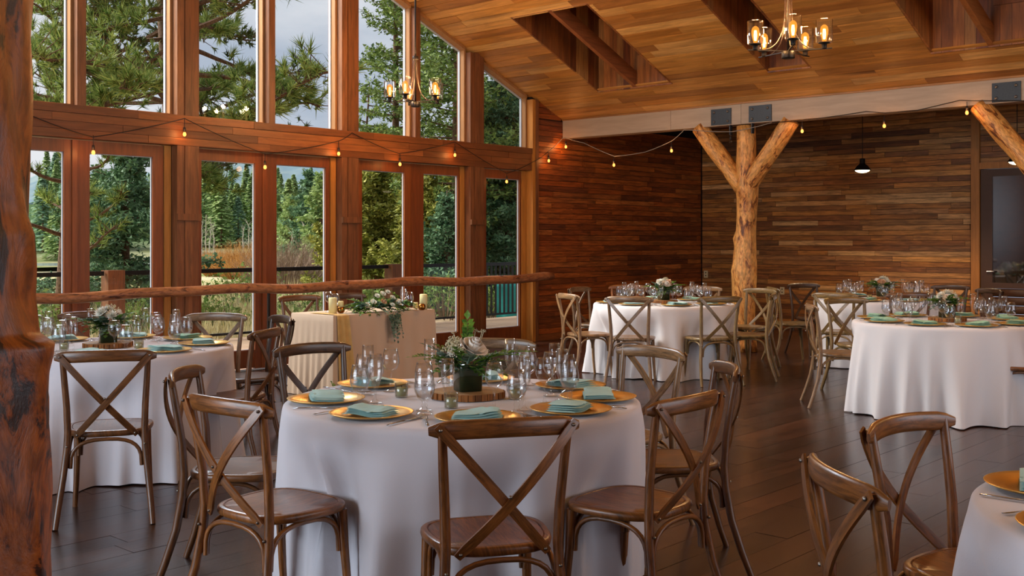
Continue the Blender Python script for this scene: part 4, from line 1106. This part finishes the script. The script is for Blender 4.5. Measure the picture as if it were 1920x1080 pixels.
# string lights ----------------------------------------------------------
def sag(p, q, s, n=12):
    p, q = Vector(p), Vector(q); return [p.lerp(q, i/(n-1))+Vector((0, 0, -s*4*(i/(n-1))*(1-i/(n-1)))) for i in range(n)]
def gx(px, py, X=.04):      # pixel -> point in the plane just before the window header
    k = (px-960)/F; dx = VX+k*RX; dy = VY+k*RY; d = (X-CX)/dx; return Vector((X, CY+d*dy, EYE+(HOR-py)/F*d))
def by(px, py, Y=12.27):
    k = (px-960)/F; dx = VX+k*RX; dy = VY+k*RY; d = (Y-CY)/dy; return Vector((CX+d*dx, Y, EYE+(HOR-py)/F*d))
def sbulb(c, lit=True, par=None, drop=.05, power=1.0):
    m = MB(); m.lathe([(0, 0), (.013, 0), (.015, -.02), (.014, -.05), (0, -.05)], 10, (c[0], c[1], c[2]+.045)); m.build('socket', M_wire, par, True)
    m = MB(); m.lathe([(.009, .0), (.016, -.014), (.018, -.028), (.012, -.042), (0, -.047)], 12, (c[0], c[1], c[2]-.003)); m.build('bulb', M_sbulb if lit else M_glass, par, True)
    m = MB(); m.tube([(c[0], c[1], c[2]+.044), (c[0], c[1], c[2]+.045+drop)], .0035, 5); m.build('dropper', M_wire, par)
    if lit: lamp('POINT', 'string_light', (c[0]+(.0 if c[1] > 12 else .05), c[1]-.05, c[2]-.03), power, (1, .42, .12), shadow_soft_size=.03)
s1 = thing('string_lights', 'dark festoon cable with amber bulbs draped along the window header', 'string lights')
pts = [gx(48, 212), gx(174, 257), gx(346, 222), gx(497, 289), gx(632, 265), gx(660, 249), gx(748, 288), gx(853, 266), gx(950, 325), gx(1000, 303), gx(1028, 284)]
for a, b_ in zip(pts, pts[1:]):
    m = MB(); m.tube(sag(a, b_, .015, 8), .005, 5); m.build('cable', M_wire, s1)
for (px, py, dr) in ((175, 281, .10), (346, 247, .10), (497, 309, .09), (635, 284, .08), (750, 304, .06), (853, 287, .08), (1029, 298, .05)): sbulb(gx(px, py), True, s1, dr, .9)
sbulb(gx(950, 337), True, s1, .03, .4)
s2 = thing('string_lights', 'pale festoon cable hanging between the left wall and the forked column', 'string lights')
q = [by(1028, 284, 11.95), by(1057, 257), by(1095, 268), by(1152, 293), by(1210, 285), by(1260, 264), by(1283, 243), by(1372, 247), by(1447, 230)]
for a, b_ in zip(q, q[1:]):
    m = MB(); m.tube(sag(a, b_, .008, 6), .005, 5); m.build('cable', M_wirew, s2)
for (px, py, lit) in ((1061, 272, True), (1151, 306, True), (1259, 279, True), (1370, 262, False)): sbulb(by(px, py), lit, s2, .05, 1.6)
s3 = thing('string_lights', 'dark festoon cable with amber bulbs along the underside of the beam, right of the column', 'string lights')
q = [by(1447, 230), by(1504, 226), by(1580, 216), by(1624, 209), by(1660, 212), by(1720, 207), by(1800, 188), by(1828, 189), by(1935, 189)]
for a, b_ in zip(q, q[1:]):
    m = MB(); m.tube(sag(a, b_, .0, 4), .005, 5); m.build('cable', M_wire, s3)
for (px, py) in ((1504, 242), (1658, 232), (1813, 207)): sbulb(by(px, py), True, s3, .05, 1.3)
# ------------------------------------------------------------------ outside: deck, rail
dk = obj('deck', None, kind='structure')
x = -.34
while x > -3.95:
    board('deck_board', dk, M_deck, (x-.068, 8.5, -.05), (.132, 15, .03)); x -= .14
rl = thing('deck_railing', 'black deck railing with balusters and brown box posts outside the windows', 'railing')
RXX = -3.70
def px_y(px, X=RXX):
    k = (px-960)/F; d = (X-CX)/(VX+k*RX); return CY+d*(VY+k*RY)
yp = [px_y(212), px_y(738)]
ys = [1.5, yp[0]-.14, yp[0]+.14, yp[1]-.14, yp[1]+.14, 17]
for a, c in ((ys[0], ys[1]), (ys[2], ys[3]), (ys[4], ys[5])):
    board('top_bar', rl, M_black, (RXX, (a+c)/2, 1.0), (.05, c-a, .06)); board('bottom_bar', rl, M_black, (RXX, (a+c)/2, .06), (.04, c-a, .035))
M_glassr = glassmat('rail_glass', 'eef3ee', .03, .5, 4)
for a, c in ((ys[0], ys[1]), (ys[2], ys[3]), (ys[4], px_y(903))):
    m = MB(); m.add([(RXX, a, .08), (RXX, c, .08), (RXX, c, .97), (RXX, a, .97)], [(0, 1, 2, 3)]); m.build('glass_panel', M_glassr, rl)
for yy in yp:
    board('box_post', rl, M_post, (RXX, yy, .5), (.2, .24, 1.08))
y = px_y(905)
while y < 16.8: board('baluster', rl, M_black, (RXX, y, .53), (.026, .03, .92)); y += .118
# ------------------------------------------------------------------ terrain
def smooth(a, b, x): t = max(0, min(1, (x-a)/(b-a))); return t*t*(3-2*t)
def terr(x, y):
    D = -x; z = -.30-1.3*smooth(10, 45, D)*smooth(-.2, 1, 1-max(0, (y-30))/60 if y < 90 else 0)
    D2 = math.hypot(x-10, y)
    z += max(0, min(D2, 330)-135)*.058
    z += 1.2*math.sin(x*.03+1)*math.sin(y*.027)*smooth(60, 200, D2)
    return z
vs = []; fs = []; nx, ny = 90, 90
for i in range(nx+1):
    for j in range(ny+1):
        u = i/nx; v_ = j/ny; x = -3.95-760*u**2.4; y = 8+(v_-.45)*2*(12+1000*abs(v_-.45)**1.3*(.05+.9*u))*1.2 if False else -60*(1+6*u)+ (1-0)*v_*(120+1500*u**1.3)
        vs.append((x, y, terr(x, y)))
for i in range(nx):
    for j in range(ny): a = i*(ny+1)+j; fs.append((a, a+ny+1, a+ny+2, a+1))
m, t, b = newmat('meadow_ground'); g = N(t, 'ShaderNodeNewGeometry'); n1 = N(t, 'ShaderNodeTexNoise', Scale=.12, Detail=6.0); n2 = N(t, 'ShaderNodeTexNoise', Scale=1.4, Detail=5.0)
L(t, g.outputs['Position'], n1.inputs['Vector']); L(t, g.outputs['Position'], n2.inputs['Vector'])
c1 = ramp(t, [(.40, 'd8cbaa'), (.54, 'c8b888'), (.64, '8c9458')], n1.outputs[0]).outputs[0]
c2 = mix(t, 1.0, c1, ramp(t, [(.3, (.7,)*3+(1,)), (.7, (1.1,)*3+(1,))], n2.outputs[0]).outputs[0], 'MULTIPLY')
sx = N(t, 'ShaderNodeSeparateXYZ'); L(t, g.outputs['Position'], sx.inputs[0])
hill = ramp(t, [(.25, (0, 0, 0, 1)), (.40, (1, 1, 1, 1))], math_(t, 'DIVIDE', math_(t, 'MULTIPLY', sx.outputs[0], -1.0), 350.0)).outputs[0]
c3 = mix(t, hill, c2, lin('3f5a34')); L(t, c3, b.inputs['Base Color']); b.inputs['Roughness'].default_value = .95; b.inputs['Specular IOR Level'].default_value = .1
M_ground = m
mm = MB(); mm.add(vs, fs); gr = mm.build('ground', M_ground, None, True); gr['kind'] = 'structure'
# gravel path and lake
def patch(name, mat, cx_, cy_, rx, ry, rot, dz, label, cat, kind=None):
    m = MB(); n = 40; vs = [(cx_, cy_, terr(cx_, cy_)+dz)]
    for r_ in (.5, 1):
        for k in range(n):
            a = 2*PI*k/n; q = r_*(1+.10*math.sin(3*a)+.06*math.sin(7*a)); x = rx*q*math.cos(a); y = ry*q*math.sin(a)
            X = cx_+x*math.cos(rot)-y*math.sin(rot); Y = cy_+x*math.sin(rot)+y*math.cos(rot); vs.append((X, Y, terr(X, Y)+dz if dz < .2 else terr(cx_, cy_)+dz))
    fs = [(0, 1+k, 1+(k+1) % n) for k in range(n)]+[(1+k, 1+n+k, 1+n+(k+1) % n, 1+(k+1) % n) for k in range(n)]
    m.add(vs, fs); o = m.build(name, mat, None, True); o['kind'] = kind or 'structure'; return o
patch('gravel_path', plain('gravel', 'cdb08e', .95, noise=.3, nscale=12), *P(900, 22), 9, 2.6, AX+.15, .04, '', '')
patch('lawn', plain('lawn_green', '7d8c44', .95, noise=.4, nscale=6), *P(900, 27), 10, 2.4, AX+.15, .05, '', '')
patch('lake', plain('lake_water', '9aa4ac', .12, 0, .6), *P(330, 118), 22, 9, AX+.1, .35, '', '')
# ------------------------------------------------------------------ vegetation
M_pine = leafmat('pine_needles', '4a6a2c', 'a8b868', 2.5, .55, .3); M_pined = leafmat('dark_needles', '28381c', '64783c', 2.5, .6, .2)
M_spr = leafmat('spruce_needles', '3e5628', '8a9e54', 2.5, .6, .25); M_oliv = leafmat('juniper_olive', '6a7430', 'bcb85e', 2.5, .6, .25)
M_dspr = leafmat('blue_spruce', '34563a', '7ea078', 2.5, .6, .2); M_far = leafmat('hill_needles', '6c8a4c', 'aabc7c', .9, .7, .2)  # hill needles: colours lightened to stand in for distance haze
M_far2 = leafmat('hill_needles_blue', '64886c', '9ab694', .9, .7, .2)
M_will = leafmat('willow_twigs', '9a6a30', 'c8975a', 3, .8, .2); M_twig = leafmat('bare_twigs', '6e584a', 'a48c78', 3, .8, .1); M_dry = leafmat('dry_grass', 'c8b684', 'efe2bc', 3, .8, .2)
M_gsh = leafmat('shrub_green', '4c6a2a', '93a85a', 3, .7, .25)
M_birch = plain('birch_bark', 'c4baa8', .8, noise=.5, nscale=3)
def tree_pine(x, y, H, r0, crown, nb, bl, mats, label, seed, name='pine_tree', tuft=.17, per=9, needles=22, lean=0, nw=.010, elo=-.1, ehi=.5):
    rnd = random.Random(seed); z0 = terr(x, y)-.2; o = thing(name, label, 'tree', (x, y, z0), 0, 'trees outside the windows')
    m = MB(); pth = [(lean*z/H*1.0+.12*math.sin(z*.6+seed), .1*math.sin(z*.45+seed), z) for z in [H*i/18 for i in range(19)]]; m.tube(pth, [r0*(1-.75*i/18) for i in range(19)], 12)
    fo = MB(); br = MB()
    for k in range(nb):
        h = crown+(H-crown)*(k/nb)**.9; a = k*2.4+rnd.uniform(-.5, .5); ln = bl*(1-.75*((h-crown)/(H-crown)))*rnd.uniform(.6, 1.1); el = rnd.uniform(elo, ehi)
        i = min(17, int(h/H*18)); p = Vector(pth[i]); p.z = h; v = Vector((math.cos(a)*math.cos(el), math.sin(a)*math.cos(el), math.sin(el))); ps = [p]
        for s in range(8):
            v = (v+Vector((rnd.uniform(-.22, .22), rnd.uniform(-.22, .22), rnd.uniform(-.12, .16)))).normalized(); ps.append(ps[-1]+v*ln/8)
        br.tube(ps, [r0*.22*(1-.85*s/8)+.006 for s in range(9)], 5)
        for q in range(int(per*ln)):
            t = rnd.uniform(.25, 1)**.7; s = min(7, int(t*8)); b0 = ps[s].lerp(ps[s+1], t*8-s); w_ = Vector((rnd.uniform(-1, 1), rnd.uniform(-1, 1), rnd.uniform(-.2, .9))).normalized(); sl = ln*.16*rnd.uniform(.3, 1.2)
            e = b0+w_*sl; br.tube([b0, e], [.009, .005], 4)
            dirv = (w_*.8+v*.4+Vector((0, 0, .35))).normalized()
            for c in range(needles):
                g_ = (dirv+Vector((rnd.gauss(0, .55), rnd.gauss(0, .55), rnd.gauss(0, .55)))).normalized(); l = tuft*rnd.uniform(.7, 1.15); o_ = e-dirv*rnd.uniform(0, tuft*.8)
                sd = g_.cross(Vector((rnd.uniform(-1, 1), rnd.uniform(-1, 1), rnd.uniform(-1, 1)))).normalized()*nw
                fo.add([o_-sd, o_+sd, o_+g_*l], [(0, 1, 2)])
    m.build('trunk', M_bark, o, True); br.build('branches', M_bark, o, kind='stuff'); fo.build('foliage', mats, o, kind='stuff'); return o
def tree_spruce(x, y, H, r0, crown, bl, mat, label, seed, dens=1.0, step=.28, size=.10, droop=-.25, name='spruce_tree', tip=.12):
    rnd = random.Random(seed); z0 = terr(x, y)-.2; o = thing(name, label, 'tree', (x, y, z0), 0, 'trees outside the windows')
    m = MB(); m.tube([(0, 0, H*i/8) for i in range(9)], [r0*(1-.9*i/8) for i in range(9)], 10); fo = MB(); br = MB(); h = crown
    while h < H-.1:
        f = (h-crown)/(H-crown); ln0 = bl*((1-f)**.8+.03)
        for k in range(5):
            a = rnd.uniform(0, 2*PI); ln = ln0*rnd.uniform(.55, 1.15); el = droop+rnd.uniform(-.12, .25)+.5*f; v = Vector((math.cos(a)*math.cos(el), math.sin(a)*math.cos(el), math.sin(el))); p0 = Vector((0, 0, h+rnd.uniform(-.1, .1)))
            sd = Vector((-math.sin(a), math.cos(a), 0)); br.tube([p0, p0+v*ln*.5, p0+v*ln+Vector((0, 0, .08*ln))], [r0*.16*(1-f)+.008, .010, .004], 4)
            for q in range(int(30*ln*dens)):
                t = rnd.uniform(.12, 1); w_ = (1-t)*.32*ln+tip; c = p0+v*ln*t+Vector((0, 0, .08*ln*t*t))+sd*rnd.uniform(-w_, w_)+Vector((0, 0, rnd.uniform(-.12, .06)))
                for _ in range(4):
                    d1 = Vector((rnd.gauss(0, 1), rnd.gauss(0, 1), rnd.gauss(0, .6))).normalized()*size*rnd.uniform(.6, 1.4); d2 = Vector((rnd.gauss(0, 1), rnd.gauss(0, 1), rnd.gauss(0, .6))).normalized()*size*.4
                    fo.add([c, c+d1+d2, c+d1-d2], [(0, 1, 2)])
        h += step
    m.build('trunk', M_bark, o, True); br.build('branches', M_bark, o, kind='stuff'); fo.build('foliage', mat, o, kind='stuff'); return o
def shrub(x, y, h, r, mat, label, seed, n=260, name='shrub', leafy=0, thin=.012, cat='shrub', group='shrubs outside', bent=.35):
    rnd = random.Random(seed); o = thing(name, label, cat, (x, y, terr(x, y)-.05), 0, group); m = MB(); f = MB()
    for k in range(n):
        a = rnd.uniform(0, 2*PI); rr_ = r*rnd.random()**.6; b0 = Vector((math.cos(a)*rr_*.5, math.sin(a)*rr_*.5, 0)); hh_ = h*rnd.uniform(.55, 1)*(1-.35*(rr_/r)**2); tp = Vector((math.cos(a)*rr_*(1+bent), math.sin(a)*rr_*(1+bent), hh_)); md = b0.lerp(tp, .5)+Vector((rnd.uniform(-.1, .1), rnd.uniform(-.1, .1), .1))*h*.5
        sd = Vector((rnd.uniform(-1, 1), rnd.uniform(-1, 1), 0)).normalized()*thin
        m.add([b0-sd, b0+sd, md+sd*.8, md-sd*.8, tp], [(0, 1, 2, 3), (3, 2, 4)])
        for q in range(4):
            p = md.lerp(tp, rnd.random()); e = p+Vector((rnd.uniform(-1, 1), rnd.uniform(-1, 1), rnd.uniform(.1, 1)))*h*.13; m.add([p-sd*.5, p+sd*.5, e], [(0, 1, 2)])
        for q in range(leafy):
            c = md.lerp(tp, rnd.random()**.6)+Vector((rnd.uniform(-1, 1), rnd.uniform(-1, 1), rnd.uniform(-1, 1)))*r*.22; s = .05*rnd.uniform(.6, 1.5)
            d1 = Vector((rnd.gauss(0, 1), rnd.gauss(0, 1), rnd.gauss(0, 1)))*s; d2 = Vector((rnd.gauss(0, 1), rnd.gauss(0, 1), rnd.gauss(0, 1)))*s*.6; f.add([c, c+d1, c+d1*.5+d2], [(0, 1, 2)])
    m.build('stems', mat if not leafy else M_twig, o, kind='stuff')
    if leafy: f.build('foliage', mat, o, kind='stuff')
    return o
tree_pine(*P(338, 17.2), 12.5, .17, 3.35, 74, 3.4, M_pine, 'long-needled pine filling the upper windows left of the chandelier', 5, tuft=.21, per=17, needles=38, nw=.010, elo=-.5, ehi=.3)
tree_pine(*P(116, 17.5), 13, .15, 1.6, 80, 1.6, M_pine, 'reddish-trunked pine in the leftmost window', 6, tuft=.16, per=10, needles=22, lean=.1)
tree_pine(*P(318, 20), 14, .2, 3.0, 110, 3.4, M_pined, 'dark old pine with twisting boughs in the second window', 7, tuft=.13, per=16, needles=16, nw=.014, elo=-.35)
tree_spruce(*P(236, 23), 4.4, .12, .2, 2.3, M_dspr, 'low dark spruce behind the deck rail in the second glazed door', 8, 1.5, .2, .10)
tree_pine(*P(690, 38), 7.6, .10, 2.2, 34, 1.6, M_pine, 'small light pine top low in the fifth window', 9, tuft=.26, per=8, needles=14, nw=.02)
tree_spruce(*P(742, 33), 13.5, .17, 3.6, 2.5, M_spr, 'tall open spruce left behind the far chandelier', 10, 1.0, .36, .11, -.05)
tree_spruce(*P(858, 28), 15, .19, 2.5, 2.9, M_spr, 'tall spruce with dark trunk behind the sixth window', 11, 1.0, .33, .11, -.05)
tree_spruce(*P(950, 29), 7.0, .16, .3, 2.2, M_dspr, 'dense dark green spruce behind the rightmost glazed door', 12, 1.8, .2, .11)
tree_spruce(*P(985, 33), 8.2, .16, 1.0, 2.6, M_spr, 'green spruce at the right edge of the window wall', 13, 1.3, .24, .12)
tree_spruce(*P(905, 36), 7.4, .14, 1.0, 2.4, M_dspr, 'spruce between the two rightmost windows', 23, 1.3, .24, .12)
tree_spruce(*P(838, 25), 3.1, .1, .2, 1.3, M_dspr, 'short blue-green spruce behind the sixth glazed door', 14, 1.9, .16, .09)
for i, (px, d, H, bl) in enumerate(((700, 28, 4.2, 1.7), (752, 30, 4.6, 1.9), (800, 27, 4.0, 1.6), (722, 34, 5.0, 2.0), (860, 31, 4.6, 1.8), (640, 33, 3.6, 1.5))):
    tree_spruce(*P(px, d), H, .10, .1, bl, M_oliv if i != 3 else M_spr, 'olive juniper tree, %s of the row behind the deck rail' % ('leftmost', 'third', 'fourth', 'second from left at the back', 'rightmost', 'half hidden first')[i], 30+i, 1.9, .19, .11, .35, 'juniper_tree')
tree_spruce(*P(578, 62), 7.2, .15, .3, 2.4, M_dspr, 'pointed dark spruce in the fourth glazed door', 15, 1.2, .35, .2)
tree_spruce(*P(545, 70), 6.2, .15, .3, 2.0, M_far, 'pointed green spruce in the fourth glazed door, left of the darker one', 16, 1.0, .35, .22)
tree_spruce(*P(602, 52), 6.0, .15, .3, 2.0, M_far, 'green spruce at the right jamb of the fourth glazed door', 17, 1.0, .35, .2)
# far forest: three prototypes, copied
protos = []
for k in range(3):
    rnd = random.Random(100+k); o = obj('far_conifer', None); H = 9.0; fo = MB(); m = MB(); m.tube([(0, 0, 0), (0, 0, H)], [.16, .02], 5)
    for q in range(650):
        f = rnd.random()**.8; r_ = (1-f**1.7)*(1.8+.3*k)*rnd.uniform(.3, 1.05)+.05; a = rnd.uniform(0, 2*PI); c = Vector((math.cos(a)*r_, math.sin(a)*r_, .7+f*(H-.7)-.25*r_)); s = .34*rnd.uniform(.6, 1.4)
        out_ = Vector((math.cos(a), math.sin(a), -.35)); sd = Vector((-math.sin(a), math.cos(a), rnd.uniform(-.3, .3))); fo.add([c-out_*s-sd*s*.25, c-sd*s*.8, c+out_*s*.9, c+sd*s*.8], [(0, 1, 2, 3)])
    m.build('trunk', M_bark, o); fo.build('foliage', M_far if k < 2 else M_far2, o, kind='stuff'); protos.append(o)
rnd = random.Random(77); cnt = 0; used = set()
for k in range(250):
    px = rnd.uniform(70, 700) if k % 6 else rnd.uniform(640, 1010); d = 132+150*rnd.random()**1.2 if k < 200 else rnd.uniform(285, 420)
    if px > 350 and px < 500 and d < 150: d += 20
    x, y = P(px, d); i = rnd.randrange(3); o = protos[i] if i not in used else copy_tree(protos[i]); used.add(i)
    o.location = (x, y, terr(x, y)-.3); s = rnd.uniform(.65, 1.15)*(1+.5*(d > 280)); o.scale = (s, s, s*rnd.uniform(.9, 1.2)); o.rotation_euler = (0, 0, rnd.uniform(0, 6.28))
    tag(o, 'distant conifer of the forested hillside seen through the windows', 'tree', 'distant hillside conifers')
# mountain
m = MB(); vs = []; fs = []
for i in range(41):
    for j in range(7):
        px = -300+i*45; d = 640+j*60; x, y = P(px, d); hgt = 44*math.sin(min(PI, max(0, (px+200)/1500*PI)))**.8+5*math.sin(i*.9)+3*math.sin(i*2.3); vs.append((x, y, 20+hgt*(1-((j-3)/3.2)**2)))
for i in range(40):
    for j in range(6): a = i*7+j; fs.append((a, a+1, a+8, a+7))
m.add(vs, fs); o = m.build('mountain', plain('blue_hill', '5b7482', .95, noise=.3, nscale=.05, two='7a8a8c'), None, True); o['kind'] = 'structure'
for i, (px, d, h, r_) in enumerate(((452, 82, 3.1, 2.6), (415, 88, 2.6, 2.4), (480, 78, 2.3, 2.2))): shrub(*P(px, d), h, r_, M_will, 'orange leafless willow bush in the meadow, %s' % ('tallest, middle', 'left one', 'right one')[i], 40+i, 700, 'willow_bush', 0, .025, bent=.2)
for i, (px, d, h, r_) in enumerate(((530, 34, 2.2, 1.3), (560, 38, 2.5, 1.3), (590, 36, 2.0, 1.2), (520, 46, 2.8, 1.5), (612, 40, 2.4, 1.2))): shrub(*P(px, d), h, r_, M_twig, 'bare brown shrub seen in the fourth glazed door, %s' % ('leftmost', 'middle', 'right', 'left at the back', 'by the post')[i], 50+i, 380, 'bare_shrub', 0, .012)
for i, (px, d, h, r_) in enumerate(((690, 24, .9, .9), (400, 20, .7, .6), (835, 23.5, 1.0, .9), (600, 22, .8, .8), (80, 16, 1.0, .7), (262, 17, .9, .6), (455, 26, 1.2, .9), (930, 24, .9, .8))): shrub(*P(px, d), h, r_, M_gsh, 'low green shrub beyond the deck, number %d place from the left' % i if False else 'low green shrub beyond the deck rail, ' + ('left of the fifth glazed door', 'in the third glazed door', 'in the sixth glazed door', 'behind the head table', 'in the first glazed door', 'in the second glazed door', 'by the astragal of the third glazed door', 'behind the balusters')[i], 60+i, 90, 'green_shrub', 14)
for i, (px, d, h) in enumerate(((379, 112, 5.2), (386, 110, 5.6), (394, 113, 5.4), (401, 111, 4.8), (457, 116, 4.6), (465, 113, 5.0), (473, 118, 4.2), (574, 60, 4.0), (588, 58, 3.6), (548, 66, 3.8))):
    rnd = random.Random(i); x, y = P(px, d); o = thing('birch_tree', 'thin leafless pale birch trunk at the meadow edge before the forest', 'tree', (x, y, terr(x, y)-.1), 0, 'pale birch trunks at the meadow edge')
    m = MB(); pth = [(rnd.uniform(-.06, .06)*k, 0, h*k/6) for k in range(7)]; m.tube(pth, [.09*(1-.8*k/6) for k in range(7)], 6); m.build('trunk', M_birch, o)
    m = MB()
    for k in range(16):
        z = h*rnd.uniform(.4, .95); a = rnd.uniform(0, 6.3); m.tube([(0, 0, z), (math.cos(a)*.4, math.sin(a)*.4, z+.5)], [.02, .006], 4)
    m.build('branches', M_birch, o, kind='stuff')
# meadow grass
m = MB(); rnd = random.Random(5)
for k in range(26000):
    px = rnd.uniform(60, 660); d = 13.8+34*rnd.random()**1.7; x, y = P(px, d)
    if x > -4.1: continue
    z = terr(x, y); h = rnd.uniform(.18, .6)*(1 if d < 30 else 1.3); sx_ = rnd.uniform(-.012, .012)*d/14; sy_ = rnd.uniform(-.012, .012)*d/14; lx = rnd.uniform(-.18, .18); ly = rnd.uniform(-.18, .18)
    m.add([(x-sx_, y-sy_, z), (x+sx_, y+sy_, z), (x+lx, y+ly, z+h)], [(0, 1, 2)])
o = m.build('meadow_grass', M_dry, None); tag(o, 'tall dry straw-coloured meadow grass beyond the deck', 'grass', kind='stuff')
# teal tarpaulin beyond the rail
x, y = P(953, 23); o = thing('tarpaulin', 'teal tarpaulin draped over a low stack beyond the balusters', 'tarpaulin', (x, y, terr(x, y)), AX)
m = MB(); vs = []; nX, nZ = 14, 8
for j in range(nZ+1):
    for i in range(nX+1):
        u = i/nX; v_ = j/nZ; vs.append(((u-.5)*.5, -.22+.04*math.sin(9*u+3*v_)*(1-v_)-.05*(1-v_), v_*.85+.03*math.sin(4*u)*v_))
b0 = len(vs)
for i in range(nX+1): vs.append(((i/nX-.5)*.5, .3, .83+.03*math.sin(4*i/nX)))
for i in range(nX+1): vs.append(((i/nX-.5)*.5, .36, 0))
fs = [(j*(nX+1)+i, j*(nX+1)+i+1, (j+1)*(nX+1)+i+1, (j+1)*(nX+1)+i) for j in range(nZ+2) for i in range(nX)]
m.add(vs, fs); m.build('sheet', M_tarp, o, True)
